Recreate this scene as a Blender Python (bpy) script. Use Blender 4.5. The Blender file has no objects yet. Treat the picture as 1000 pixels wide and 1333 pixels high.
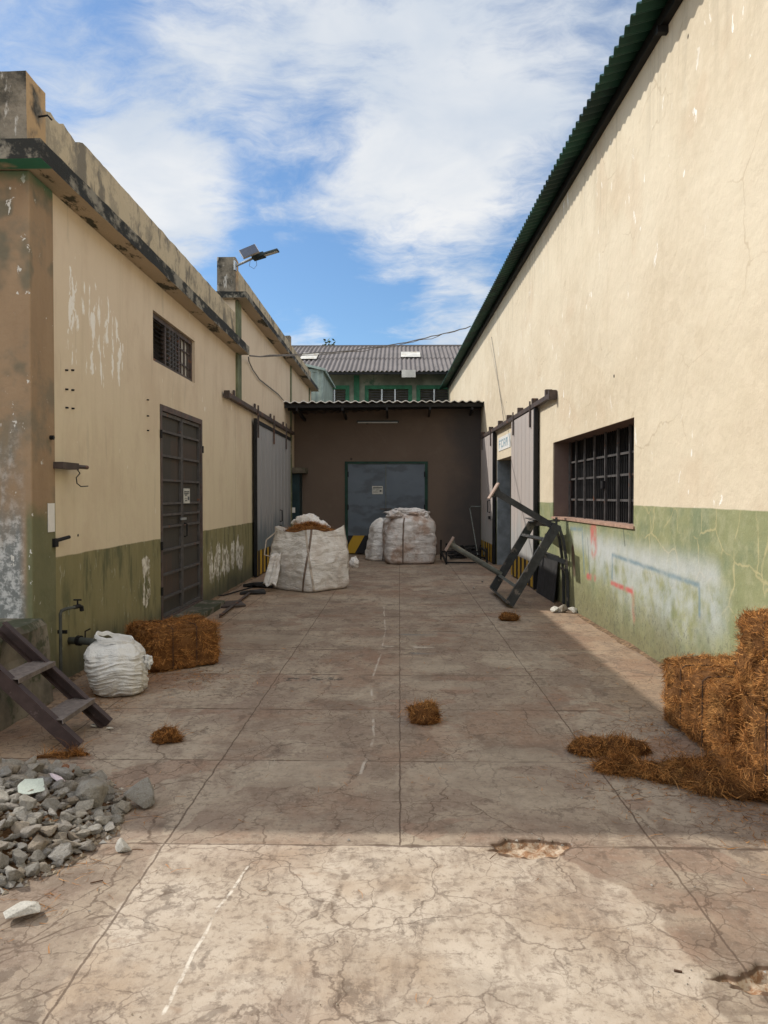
import bpy, bmesh, math, random
import numpy as np
from mathutils import Vector, Matrix, noise as mnoise
random.seed(7); np.random.seed(7)
scene = bpy.context.scene
COL = scene.collection
R = math.radians

# ------------------------------------------------------------------ node helper
class G:
    def __init__(s, name, tree=None):
        if tree is None:
            s.mat = bpy.data.materials.new(name); s.mat.use_nodes = True
            s.nt = s.mat.node_tree
            s.bsdf = s.nt.nodes['Principled BSDF']
        else:
            s.nt = tree
        s._p = None
    def n(s, t, **pr):
        nd = s.nt.nodes.new(t)
        for k, v in pr.items(): setattr(nd, k, v)
        return nd
    def link(s, a, sock):
        if isinstance(a, bpy.types.NodeSocket): s.nt.links.new(a, sock)
        elif a is not None:
            if sock.type == 'RGBA' and len(a) == 3: a = (*a, 1)
            sock.default_value = a
    def pos(s):
        if s._p is None: s._p = s.n('ShaderNodeNewGeometry').outputs['Position']
        return s._p
    def obj(s): return s.n('ShaderNodeTexCoord').outputs['Object']
    def normal(s): return s.n('ShaderNodeNewGeometry').outputs['True Normal']
    def island(s): return s.n('ShaderNodeNewGeometry').outputs['Random Per Island']
    def orand(s): return s.n('ShaderNodeObjectInfo').outputs['Random']
    def sep(s, v):
        nd = s.n('ShaderNodeSeparateXYZ'); s.link(v, nd.inputs[0]); return nd.outputs[0], nd.outputs[1], nd.outputs[2]
    def comb(s, x, y, z):
        nd = s.n('ShaderNodeCombineXYZ'); s.link(x, nd.inputs[0]); s.link(y, nd.inputs[1]); s.link(z, nd.inputs[2]); return nd.outputs[0]
    def m(s, op, a, b=None, c=None, clamp=False):
        nd = s.n('ShaderNodeMath', operation=op, use_clamp=clamp)
        s.link(a, nd.inputs[0]); s.link(b, nd.inputs[1]); s.link(c, nd.inputs[2]); return nd.outputs[0]
    def add(s, a, b): return s.m('ADD', a, b)
    def sub(s, a, b): return s.m('SUBTRACT', a, b)
    def mul(s, a, b): return s.m('MULTIPLY', a, b)
    def mx(s, a, b): return s.m('MAXIMUM', a, b)
    def vm(s, op, a, b=None, out=0):
        nd = s.n('ShaderNodeVectorMath', operation=op)
        s.link(a, nd.inputs[0]); s.link(b, nd.inputs[1]); return nd.outputs[out]
    def sc(s, v, k): return s.vm('MULTIPLY', v, k if isinstance(k, (tuple, bpy.types.NodeSocket)) else (k, k, k))
    def noise(s, v, scale=1, detail=4, rough=.55, dist=0, color=False):
        nd = s.n('ShaderNodeTexNoise'); s.link(v, nd.inputs['Vector'])
        for k, x in (('Scale', scale), ('Detail', detail), ('Roughness', rough), ('Distortion', dist)): nd.inputs[k].default_value = x
        return nd.outputs['Color' if color else 'Fac']
    def vor(s, v, scale=1, feature='DISTANCE_TO_EDGE', out='Distance'):
        nd = s.n('ShaderNodeTexVoronoi', feature=feature); s.link(v, nd.inputs['Vector']); nd.inputs['Scale'].default_value = scale
        return nd.outputs[out]
    def ss(s, v, a, b, lo=0., hi=1.):
        nd = s.n('ShaderNodeMapRange', interpolation_type='SMOOTHSTEP')
        s.link(v, nd.inputs[0])
        for i, x in enumerate((a, b, lo, hi)): s.link(x, nd.inputs[i+1])
        return nd.outputs[0]
    def mix(s, f, a, b, blend='MIX'):
        nd = s.n('ShaderNodeMix', data_type='RGBA', blend_type=blend)
        s.link(f, nd.inputs[0]); s.link(a, nd.inputs[6]); s.link(b, nd.inputs[7]); return nd.outputs[2]
    def ramp(s, f, stops):
        nd = s.n('ShaderNodeValToRGB'); s.link(f, nd.inputs[0]); e = nd.color_ramp.elements
        while len(e) < len(stops): e.new(.5)
        for el, (p, c) in zip(e, stops): el.position = p; el.color = (*c, 1)
        return nd.outputs[0]
    def warp(s, v, scale, amt, detail=3):
        n = s.noise(v, scale, detail, color=True)
        return s.vm('ADD', v, s.sc(s.vm('SUBTRACT', n, (.5, .5, .5)), amt))
    def band(s, v, a, b, soft):
        return s.mul(s.ss(v, a-soft, a+soft), s.ss(v, b+soft, b-soft))
    def rect(s, y, z, y0, y1, z0, z1, soft):
        return s.mul(s.band(y, y0, y1, soft), s.band(z, z0, z1, soft))
    def seg(s, p, a, b):           # distance of p (y, z, 0) to a segment
        a = Vector((*a, 0)); b = Vector((*b, 0)); ba = b-a; L = ba.dot(ba)
        pa = s.vm('SUBTRACT', p, tuple(a))
        h = s.m('MULTIPLY', s.vm('DOT_PRODUCT', pa, tuple(ba), out=1), 1/L, clamp=True)
        nd = s.n('ShaderNodeVectorMath', operation='SCALE'); nd.inputs[0].default_value = tuple(ba); s.link(h, nd.inputs['Scale'])
        return s.vm('LENGTH', s.vm('SUBTRACT', pa, nd.outputs[0]), out=1)
    def out(s, col, rough=.85, bump=None, strength=.3, dist=.02, metal=0, spec=.3):
        b = s.bsdf
        s.link(col, b.inputs['Base Color']); s.link(rough, b.inputs['Roughness']); s.link(metal, b.inputs['Metallic'])
        b.inputs['Specular IOR Level'].default_value = spec
        if bump is not None:
            nd = s.n('ShaderNodeBump'); nd.inputs['Strength'].default_value = strength; nd.inputs['Distance'].default_value = dist
            s.link(bump, nd.inputs['Height']); s.nt.links.new(nd.outputs[0], b.inputs['Normal'])
        return s.mat

# ------------------------------------------------------------------ mesh helper
ORG = {}
class MB:
    def __init__(s): s.v = []; s.f = []
    def add(s, vs, fs):
        o = len(s.v); s.v += [tuple(v) for v in vs]; s.f += [tuple(i+o for i in f) for f in fs]; return s
    def box(s, x0, x1, y0, y1, z0, z1, mat=None):
        if x1 < x0: x0, x1 = x1, x0
        if y1 < y0: y0, y1 = y1, y0
        if z1 < z0: z0, z1 = z1, z0
        vs = [Vector((x, y, z)) for z in (z0, z1) for y in (y0, y1) for x in (x0, x1)]
        if mat: vs = [mat @ v for v in vs]
        return s.add(vs, [(0,2,3,1),(4,5,7,6),(0,1,5,4),(2,6,7,3),(0,4,6,2),(1,3,7,5)])
    def bar(s, a, b, w, h, up=(0,0,1)):    # square bar from a to b: w across, h along up
        a = Vector(a); b = Vector(b); d = (b-a); L = d.length; d.normalize(); up = Vector(up)
        x = d.cross(up)
        if x.length < 1e-4: x = d.cross(Vector((0,1,0)))
        x.normalize(); u = x.cross(d)
        M_ = Matrix((x, d, u)).transposed().to_4x4(); M_.translation = a
        return s.box(-w/2, w/2, 0, L, -h/2, h/2, M_)
    def channel(s, a, b, w, h, t, up, flip=1):   # C channel: web of height h along up, flanges of width w to one side
        a = Vector(a); b = Vector(b); d = (b-a); L = d.length; d.normalize(); up = Vector(up)
        x = d.cross(up).normalized(); u = x.cross(d)
        M_ = Matrix((x, d, u)).transposed().to_4x4(); M_.translation = a
        s.box(-t/2, t/2, 0, L, -h/2, h/2, M_)
        for k in (-1, 1):
            z = k*(h/2-t/2)
            s.box(flip*t/2, flip*w, 0, L, z-t/2, z+t/2, M_)
        return s
    def tube(s, pts, r, n=10, cap=True):
        pts = [Vector(p) for p in pts]; rs = r if isinstance(r, (list, tuple)) else [r]*len(pts)
        o = len(s.v); x = None
        for i, p in enumerate(pts):
            d = (pts[min(i+1, len(pts)-1)]-pts[max(i-1, 0)]).normalized()
            if x is None:
                x = d.cross(Vector((0,0,1)))
                if x.length < .1: x = d.cross(Vector((0,1,0)))
            x = (x-d*x.dot(d)).normalized(); y = d.cross(x)
            for k in range(n):
                t = 2*math.pi*k/n; s.v.append(tuple(p+(x*math.cos(t)+y*math.sin(t))*rs[i]))
        for i in range(len(pts)-1):
            for k in range(n):
                a = o+i*n+k; b = o+i*n+(k+1) % n; s.f.append((a, b, b+n, a+n))
        if cap:
            s.f.append(tuple(o+k for k in range(n))[::-1]); s.f.append(tuple(o+(len(pts)-1)*n+k for k in range(n)))
        return s
    def prism(s, poly, ext):      # planar polygon (3d points) extruded by vector
        poly = [Vector(p) for p in poly]; ext = Vector(ext); n = len(poly)
        return s.add(poly+[p+ext for p in poly], [tuple(range(n))[::-1], tuple(range(n, 2*n))]+[(i, (i+1) % n, n+(i+1) % n, n+i) for i in range(n)])
    def build(s, name, mat, parent=None, smooth=False, bevel=0, recalc=True):
        return mesh_obj(name, s.v, s.f, mat, parent, smooth, bevel, recalc)

def mesh_obj(name, v, f, mat, parent=None, smooth=False, bevel=0, recalc=True):
    o3 = ORG.get(parent.name, Vector()) if parent else Vector()
    me = bpy.data.meshes.new(name)
    if isinstance(v, np.ndarray):
        v = v - np.array(o3)
        me.vertices.add(len(v)); me.vertices.foreach_set('co', v.astype(np.float32).ravel())
        k = f.shape[1]
        me.loops.add(f.size); me.loops.foreach_set('vertex_index', f.astype(np.int32).ravel())
        me.polygons.add(len(f)); me.polygons.foreach_set('loop_start', np.arange(0, f.size, k, dtype=np.int32))
        me.update(calc_edges=True)
    else:
        me.from_pydata([tuple(Vector(p)-o3) for p in v], [], f)
    if recalc and not isinstance(v, np.ndarray):
        bm = bmesh.new(); bm.from_mesh(me); bmesh.ops.recalc_face_normals(bm, faces=bm.faces); bm.to_mesh(me); bm.free()
    if smooth: me.polygons.foreach_set('use_smooth', [True]*len(me.polygons))
    me.materials.append(mat)
    ob = bpy.data.objects.new(name, me); COL.objects.link(ob)
    if parent: ob.parent = parent; ORG[ob.name] = o3
    else: ORG[ob.name] = Vector()
    if bevel:
        md = ob.modifiers.new('bevel', 'BEVEL'); md.width = bevel; md.segments = 2; md.limit_method = 'ANGLE'
    return ob
def thing(name, loc, label, cat, group=None):
    o = bpy.data.objects.new(name, None); COL.objects.link(o); o.location = loc; o.empty_display_size = .2
    ORG[o.name] = Vector(loc); return tag(o, label, cat, group)
def tag(o, label, cat, group=None, kind=None):
    o['label'] = label; o['category'] = cat
    if group: o['group'] = group
    if kind: o['kind'] = kind
    return o
def struct(o): o['kind'] = 'structure'; return o
def recenter(o, loc):            # move a top-level mesh's origin to loc without moving it
    loc = Vector(loc); o.data.transform(Matrix.Translation(-loc)); o.location = loc; ORG[o.name] = loc; return o
def corr(p0, across, down, nrm, period, amp, name, mat, parent, th=.008, sub=8, vs=2):
    p0 = Vector(p0); A = Vector(across); D = Vector(down); N = Vector(nrm).normalized()
    L = A.length; cnt = int(L/period*sub); mb = MB()
    for side in (0, 1):
        for j in range(vs):
            for i in range(cnt+1):
                t = i/cnt; w = amp*math.sin(2*math.pi*t*L/period)
                mb.v.append(tuple(p0+A*t+D*(j/(vs-1))+N*(w-side*th)))
    def idx(sd, j, i): return sd*vs*(cnt+1)+j*(cnt+1)+i
    for j in range(vs-1):
        for i in range(cnt):
            mb.f.append((idx(0,j,i), idx(0,j,i+1), idx(0,j+1,i+1), idx(0,j+1,i)))
            mb.f.append((idx(1,j,i), idx(1,j+1,i), idx(1,j+1,i+1), idx(1,j,i+1)))
    for i in range(cnt):
        for j in (0, vs-1): mb.f.append((idx(0,j,i), idx(1,j,i), idx(1,j,i+1), idx(0,j,i+1)))
    return mb.build(name, mat, parent, smooth=False)

# photo measurements turned into places: rays from the viewpoint met with known planes
H = 1.6; U0, V0, F = 520., 646., 1000.
XL = -2.88                                     # left wall plane
def XR(y): return 2.643-.02*y                  # right wall plane (toes in a little)
def gnd(u, v): y = H*F/(v-V0); return Vector(((u-U0)*y/F, y, 0))
def lw(u, v, x=XL): y = x*F/(u-U0); return y, H-(v-V0)*y/F
def rw(u, v): y = 2643/(u-500); return y, H-(v-V0)*y/F

# ------------------------------------------------------------------ materials
def plaster_left():
    g = G('cream_and_olive_plaster'); p = g.pos(); x, y, z = g.sep(p)
    big = g.noise(p, .7, 4); streak = g.noise(g.sc(p, (4, 4, .35)), 1.6, 5, .6)
    c = g.mix(g.ss(g.add(z, g.mul(big, 1.2)), 2.2, 4.2), (.67, .58, .41), (.67, .56, .42))
    c = g.mix(g.ss(streak, .5, .75, 0, .22), c, (.42, .34, .22))
    c = g.mix(g.ss(g.noise(p, 9, 5, .7), .46, .64, 0, .35), c, (.66, .55, .41))
    c = g.mix(g.ss(g.noise(g.sc(p, (1, 1, .6)), 1.3, 5, .65), .48, .66, 0, .3), c, (.48, .36, .25))
    c = g.mix(g.ss(g.noise(g.sc(p, (1, 2.2, .5)), 2.3, 4), .62, .78, 0, .4), c, (.42, .36, .26))
    # flaked paint
    wv = g.warp(p, 5, .12)
    fl = g.noise(g.sc(wv, (1, 7, 2.1)), 1.5, 6, .62)
    def reg(*a): return g.rect(y, z, *a, .22)
    r_ = g.mx(reg(6.5, 8.1, 2.62, 3.72), g.mx(g.mul(reg(10.95, 11.6, 2.7, 3.3), .8), g.mx(g.mul(reg(12.7, 14.8, 2.9, 3.7), .75), g.mul(reg(11.6, 12.6, 1.5, 3.3), .45))))
    pk = g.ss(g.add(fl, g.mul(g.sub(r_, 1), .34)), .555, .57)
    pk = g.mx(pk, g.mul(g.ss(g.noise(g.sc(p, (1, 16, 5)), 1.3, 4, .6), .71, .73), g.ss(z, 1.2, 1.5)))
    c = g.mix(pk, c, (.86, .83, .76))
    drip = g.mul(g.ss(g.noise(g.sc(p, (1, 9, .6)), 1.4, 3, .6), .6, .72), g.ss(g.noise(p, 2.2, 2), .5, .62))
    c = g.mix(g.mul(drip, .35), c, (.25, .2, .14))
    # olive dado
    gr = g.mix(g.noise(g.sc(p, (3, 3, .5)), 1.5, 5, .6), (.16, .15, .065), (.32, .285, .15))
    gr = g.mix(g.ss(g.noise(g.sc(p, (1, 3.2, .9)), 1.4, 5, .6), .48, .64, 0, .75), gr, (.085, .095, .05))
    gr = g.mix(g.ss(g.noise(g.sc(wv, (1, 14, 6)), 1.2, 5, .65), .63, .67, 0, .5), gr, (.42, .43, .33))
    wr = g.mx(g.rect(y, z, 8.5, 8.85, .3, .95, .1), g.rect(y, z, 11.4, 14.2, .2, .9, .25))
    wf = g.noise(g.sc(g.warp(p, 2, .3, 4), (1, 2.6, 1.0)), 1.7, 6, .68)
    wk = g.ss(g.add(wf, g.mul(g.sub(wr, 1), .4)), .45, .47)
    gr = g.mix(wk, gr, g.mix(g.ss(g.noise(p, 12, 4), .4, .6), (.72, .70, .62), (.34, .31, .23)))
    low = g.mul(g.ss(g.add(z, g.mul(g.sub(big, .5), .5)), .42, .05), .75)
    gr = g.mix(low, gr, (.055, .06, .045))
    edge = g.add(1.09, g.mul(g.sub(g.noise(p, 3, 3), .5), .03))
    dado = g.ss(z, g.add(edge, .006), g.sub(edge, .006))
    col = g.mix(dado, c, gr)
    b = g.add(g.mul(g.noise(p, 14, 4, .65), .5), g.mul(g.noise(p, 2.5, 2), .8))
    return g.out(col, .88, b, .55, .014)

def plaster_right():
    g = G('sunlit_cream_plaster_with_mural'); p = g.pos(); x, y, z = g.sep(p)
    big = g.noise(p, .55, 5); fine = g.noise(p, 6, 6, .65)
    c = g.mix(g.ss(big, .35, .65), (.60, .505, .36), (.66, .57, .42))
    c = g.mix(g.ss(fine, .45, .62, 0, .5), c, (.68, .58, .43))
    c = g.mix(g.ss(g.noise(g.sc(p, (2, 3.2, .3)), 1.5, 5, .6), .52, .8, 0, .2), c, (.47, .39, .26))
    c = g.mix(g.ss(g.noise(p, .9, 3), .58, .7, 0, .3), c, (.56, .42, .28))
    wv = g.warp(p, 2.2, .35, 4)
    # hair cracks and re-plastered lines
    ck = g.vor(g.sc(wv, (1, .75, 1.0)), .95)
    gate = g.ss(g.noise(p, .8, 2), .5, .6)
    crack = g.mul(g.ss(ck, .009, .002), gate)
    c = g.mix(g.mul(crack, .32), c, (.36, .26, .15))
    fl = g.noise(g.sc(wv, (1, 7, 2.0)), 1.5, 5, .62)
    run = g.mul(g.ss(g.noise(g.sc(p, (1, 5, .22)), 1.3, 4, .6), .5, .66), g.ss(g.add(z, g.noise(p, .9, 2)), 5.1, 6.3))
    c = g.mix(g.mul(run, .3), c, (.30, .25, .17))
    rp = g.ss(g.noise(g.warp(p, 1.3, .4, 4), .75, 2), .56, .567)
    c = g.mix(g.mul(rp, .22), c, (.70, .62, .47))
    chips = g.mul(g.ss(fl, .645, .66), g.ss(g.noise(p, .9, 2), .48, .6))
    c = g.mix(chips, c, (.84, .80, .72))
    holes = g.mul(g.ss(g.vor(g.sc(p, (1, 1.1, .8)), 1.4, 'F1'), .035, .02), g.ss(g.noise(p, 1.7, 1), .52, .56))
    c = g.mix(holes, c, (.05, .04, .03))
    # green dado
    gr = g.mix(g.noise(g.sc(p, (2, 2, .9)), 1.6, 5, .6), (.19, .215, .10), (.335, .33, .175))
    gr = g.mix(g.ss(g.noise(p, 2.1, 5, .6), .46, .64, 0, .6), gr, (.17, .21, .125))
    gr = g.mix(g.mul(g.ss(fine, .46, .64), .4), gr, (.40, .39, .24))
    ck2 = g.vor(g.warp(p, 2.6, .22, 4), 2.6)
    rc = g.mul(g.rect(y, z, 5.0, 8.3, .72, 1.52, .25), g.ss(g.noise(p, 2.6, 2), .42, .52))
    gr = g.mix(g.mul(g.ss(ck2, .034, .006), g.mul(rc, .6)), gr, (.50, .43, .23))
    # faded mural: pale overspray, blue outline, red strokes
    q = g.comb(y, z, 0); q = g.warp(q, 9, .025, 2)
    def L(pts, w, soft):
        r = None
        for a, b in zip(pts, pts[1:]):
            d = g.seg(q, rw(*a), rw(*b)); d = g.ss(d, w+soft*1.5, max(w-soft*1.2, 0)); r = d if r is None else g.mx(r, d)
        return r
    hz = g.mx(L([(770, 722), (925, 790)], .16, .2), g.mul(L([(800, 750), (890, 800)], .22, .2), .9))
    hz = g.mul(hz, g.ss(g.noise(p, 5, 4), .28, .62))
    gr = g.mix(g.mul(hz, .68), gr, (.50, .53, .53))
    gr = g.mix(g.mul(L([(748, 700), (790, 716), (925, 748)], .07, .11), .5), gr, (.55, .57, .58))
    blue = g.mx(L([(796, 752), (796, 722), (850, 741), (908, 761), (909, 800)], .018, .016), L([(742, 688), (757, 689), (760, 745)], .02, .02))
    gr = g.mix(g.mul(blue, g.add(.4, g.mul(g.ss(g.noise(p, 4, 4), .35, .6), .4))), gr, (.15, .23, .27))
    red = g.mx(g.mul(L([(771, 688), (772, 710)], .13, .05), .9), g.mx(L([(764, 750), (774, 752)], .035, .02), L([(795, 758), (808, 764), (822, 770)], .024, .014)))
    redf = g.mul(L([(822, 770), (825, 806)], .04, .03), .6)
    gr = g.mix(g.mul(g.mx(red, redf), g.ss(g.noise(p, 6, 4), .25, .6)), gr, (.50, .13, .11))
    gr = g.mix(g.mul(L([(745, 716), (747, 744)], .075, .015), .85), gr, (.10, .055, .04))
    gr = g.mix(g.mul(L([(764, 700), (767, 748)], .012, .012), .6), gr, (.10, .11, .10))
    gr = g.mix(g.mul(L([(810, 690), (812, 709)], .015, .012), .7), gr, (.08, .09, .07))
    low = g.ss(g.add(z, g.mul(g.sub(g.noise(p, 1.6, 5, .65), .5), .9)), .62, .05)
    gr = g.mix(g.mul(low, .8), gr, (.175, .16, .085))
    speck = g.mul(g.ss(g.noise(p, 20, 4, .75), .53, .6), g.ss(z, .85, .1))
    gr = g.mix(g.mul(speck, .7), gr, (.11, .11, .07))
    edge = g.add(1.50, g.mul(g.sub(g.noise(p, 3, 3), .5), .025))
    col = g.mix(g.ss(z, g.add(edge, .006), g.sub(edge, .006)), c, gr)
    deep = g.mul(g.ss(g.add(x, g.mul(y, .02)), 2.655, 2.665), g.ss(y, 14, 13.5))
    col = g.mix(deep, col, g.mix(g.noise(p, 5, 4), (.14, .095, .085), (.22, .16, .13)))  # window reveal tinted dark maroon; the recess shade is put into the colour
    b = g.add(g.mul(g.noise(p, 11, 4, .7), .6), g.mul(g.noise(p, 1.6, 3), 2.2))
    return g.out(col, .9, b, .55, .025)

def ochre_pier():
    g = G('flaking_ochre_plaster'); p = g.pos(); x, y, z = g.sep(p)
    c = g.mix(g.noise(g.sc(p, (2, 2, .6)), 1.6, 5, .6), (.24, .16, .095), (.39, .28, .175))
    c = g.mix(g.ss(g.noise(p, 1.7, 5, .6), .52, .66, 0, .8), c, (.20, .17, .12))
    c = g.mix(g.ss(g.noise(g.sc(p, (1, 1, .8)), 2.3, 3), .58, .68, 0, .7), c, (.11, .12, .09))
    low = g.ss(g.add(z, g.mul(g.sub(g.noise(g.sc(p, (3, 3, .8)), 1.3, 4), .5), 2.6)), 1.9, 1.3)
    grey = g.mix(g.ss(g.noise(p, 14, 6, .7), .45, .6), (.19, .20, .19), (.52, .52, .50))
    c = g.mix(g.mul(low, g.ss(x, -2.90, -2.98)), c, grey)
    gl = g.mul(g.ss(x, -2.93, -2.89), g.ss(g.add(z, g.mul(g.sub(g.noise(p, 4, 3), .5), .3)), 1.6, 1.35))
    c = g.mix(gl, c, g.mix(g.noise(p, 5, 4), (.11, .12, .06), (.22, .21, .12)))
    fl = g.ss(g.noise(g.sc(g.warp(p, 6, .1), (8, 8, 4)), 1.4, 5, .65), .66, .68)
    c = g.mix(fl, c, (.66, .64, .58))
    green = g.ss(g.add(z, g.mul(g.noise(p, 6, 3), .25)), 4.12, 4.24)
    c = g.mix(g.mul(green, .8), c, (.06, .16, .10))
    return g.out(c, .9, g.sub(g.noise(p, 16, 6, .65), g.mul(fl, .4)), .5, .015)

def mold_concrete():
    g = G('mould_blackened_concrete'); p = g.pos(); x, y, z = g.sep(p); nx, ny, nz = g.sep(g.normal())
    n1 = g.noise(g.sc(p, (2, 1, 2)), 2.2, 6, .65)
    c = g.mix(g.ss(n1, .50, .62), (.028, .029, .026), g.mix(g.noise(p, 3, 4), (.30, .27, .21), (.2, .19, .155)))
    sof = g.ss(nz, -.5, -.8)
    s_ = g.mix(g.noise(p, 2, 4), (.50, .40, .29), (.42, .35, .26))
    s_ = g.mix(g.mul(g.ss(g.noise(g.sc(p, (1.3, .55, 1)), 1.7, 6, .68), .55, .60), .92), s_, (.035, .04, .032))
    tq = g.mul(g.ss(y, 5.94, 5.91), g.ss(g.noise(p, 3, 3), .25, .4))
    s_ = g.mix(tq, s_, (.05, .22, .15))
    return g.out(g.mix(sof, c, s_), .9, g.noise(p, 12, 6, .7), .6, .02)

def parapet_mat():
    g = G('weathered_parapet_plaster'); p = g.pos(); x, y, z = g.sep(p)
    c = g.mix(g.noise(p, 1.5, 5), (.44, .36, .235), (.57, .48, .33))
    st = g.noise(g.sc(g.warp(p, 1.5, .4, 3), (1.7, 1.7, .55)), 1.9, 6, .72)
    c = g.mix(g.ss(st, .49, .61, 0, .8), c, (.12, .11, .09))
    c = g.mix(g.ss(g.noise(p, 3.2, 6, .72), .5, .64, 0, .55), c, (.2, .18, .14))
    c = g.mix(g.ss(g.noise(p, 7, 5, .7), .6, .7, 0, .6), c, (.13, .125, .1))
    nx, ny, nz = g.sep(g.normal())
    c = g.mix(g.ss(nz, .3, .6), c, (.06, .06, .05))
    return g.out(c, .9, g.noise(p, 12, 6, .7), .6, .02)

def post_mat():
    g = G('lichen_grey_post_render'); p = g.pos()
    c = g.mix(g.ss(g.noise(p, 2.6, 6, .7), .35, .65), (.035, .034, .028), (.27, .235, .18))
    c = g.mix(g.ss(g.noise(g.sc(p, (4, 4, 1.2)), 2, 5, .7), .56, .64), c, (.5, .48, .43))
    nx, ny, nz = g.sep(g.normal())
    c = g.mix(g.mul(g.ss(nx, .5, .8), g.ss(g.noise(p, 3, 4), .35, .5)), c, (.47, .32, .17))
    return g.out(c, .92, g.noise(p, 14, 6, .7), .6, .02)

def brown_wall():
    g = G('brown_rear_plaster'); p = g.pos(); x, y, z = g.sep(p)
    c = g.mix(g.noise(p, .8, 5), (.13, .098, .077), (.175, .131, .102))
    c = g.mix(g.ss(g.noise(p, 3, 5, .65), .5, .66, 0, .5), c, (.17, .13, .10))
    dark_right = g.ss(g.add(x, g.mul(g.sub(g.noise(p, .9, 4), .5), 1.6)), 1.0, 2.0)  # plaster turns darker and greyer towards the right end
    c = g.mix(g.mul(dark_right, .8), c, (.07, .065, .065))
    c = g.mix(g.mul(g.ss(g.vor(p, 1.1, 'F1'), .05, .03), .8), c, (.05, .04, .04))
    return g.out(c, .9, g.noise(p, 10, 5), .4, .015)

def plain(name, col, rough=.7, var=.25, scale=6, metal=0, bump=.15, spec=.3, alt=None, local=False):
    g = G(name); p = g.obj() if local else g.pos()
    d = tuple(k*(1-var) for k in col)
    n = g.noise(p, scale, 5, .62)
    c = g.mix(g.ss(n, .3, .7), d, tuple(min(k*(1+var*.6), 1) for k in col))
    if alt: c = g.mix(g.ss(g.noise(p, scale*.6, 6, .68), alt[1], alt[1]+.06), c, alt[0])
    r = g.add(rough-.08, g.mul(g.noise(p, scale*2, 3), .16))
    return g.out(c, r, g.noise(p, scale*5, 4), bump, .006, metal, spec)

def stripes_rect(g, c, mask, coord, period):
    fr = g.m('FRACT', g.mul(coord, 1/period))
    y_ = g.ss(fr, .48, .52)
    hz = g.mix(y_, (.02, .02, .022), (.50, .31, .03))
    return g.mix(mask, c, hz)
def slide_metal(name, a, b, low, hz_top, slant=0):
    g = G(name); p = g.pos(); x, y, z = g.sep(p)
    c = g.mix(g.noise(g.sc(p, (1, 2.5, .35)), 1.6, 5, .6), a, b)
    c = g.mix(g.mul(g.ss(g.add(z, g.mul(g.sub(g.noise(g.sc(p, (1, 3, .5)), 1.5, 4), .5), 1.6)), 1.35, .7), .8), c, low)
    rust = g.ss(g.noise(g.sc(p, (1, 4, .6)), 1.6, 6, .7), .62, .7)
    c = g.mix(g.mul(rust, .6), c, (.22, .12, .08))
    c = stripes_rect(g, c, g.ss(z, hz_top+.01, hz_top-.01), g.add(y, g.mul(z, slant)), .42)
    return g.out(c, .6, g.noise(p, 9, 5), .2, .01, .2)
def rear_door_mat():
    g = G('blue_grey_steel_with_hazard_band'); p = g.pos(); x, y, z = g.sep(p)
    c = g.mix(g.noise(p, 1.6, 5, .6), (.085, .11, .14), (.16, .195, .235))
    c = g.mix(g.ss(g.noise(g.sc(p, (1, 1, 2.2)), 1.5, 4), .52, .64, 0, .6), c, (.07, .08, .09))
    c = stripes_rect(g, c, g.ss(z, .53, .52), g.sub(x, g.mul(z, .55)), .62)
    return g.out(c, .55, g.noise(p, 8, 4), .2, .01, .1)
def steel_door_mat():
    g = G('dark_steel_door_plate'); p = g.pos(); x, y, z = g.sep(p)
    c = g.mix(g.noise(g.sc(p, (1, 3, 1)), 2.4, 5, .6), (.04, .04, .036), (.08, .072, .062))
    row = g.m('FLOOR', g.mul(z, 1/.29))
    rr = g.noise(g.comb(g.m('FLOOR', g.mul(y, 1.02)), row, 3.3), 3.1, 0)
    c = g.mix(g.ss(rr, .5, .62, 0, .45), c, (.10, .065, .05))
    c = g.mix(g.ss(g.noise(g.sc(p, (1, 5, .7)), 1.7, 6, .7), .58, .72, 0, .5), c, (.16, .085, .055))
    return g.out(c, .6, g.noise(p, 16, 5), .25, .006, .25)

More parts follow.
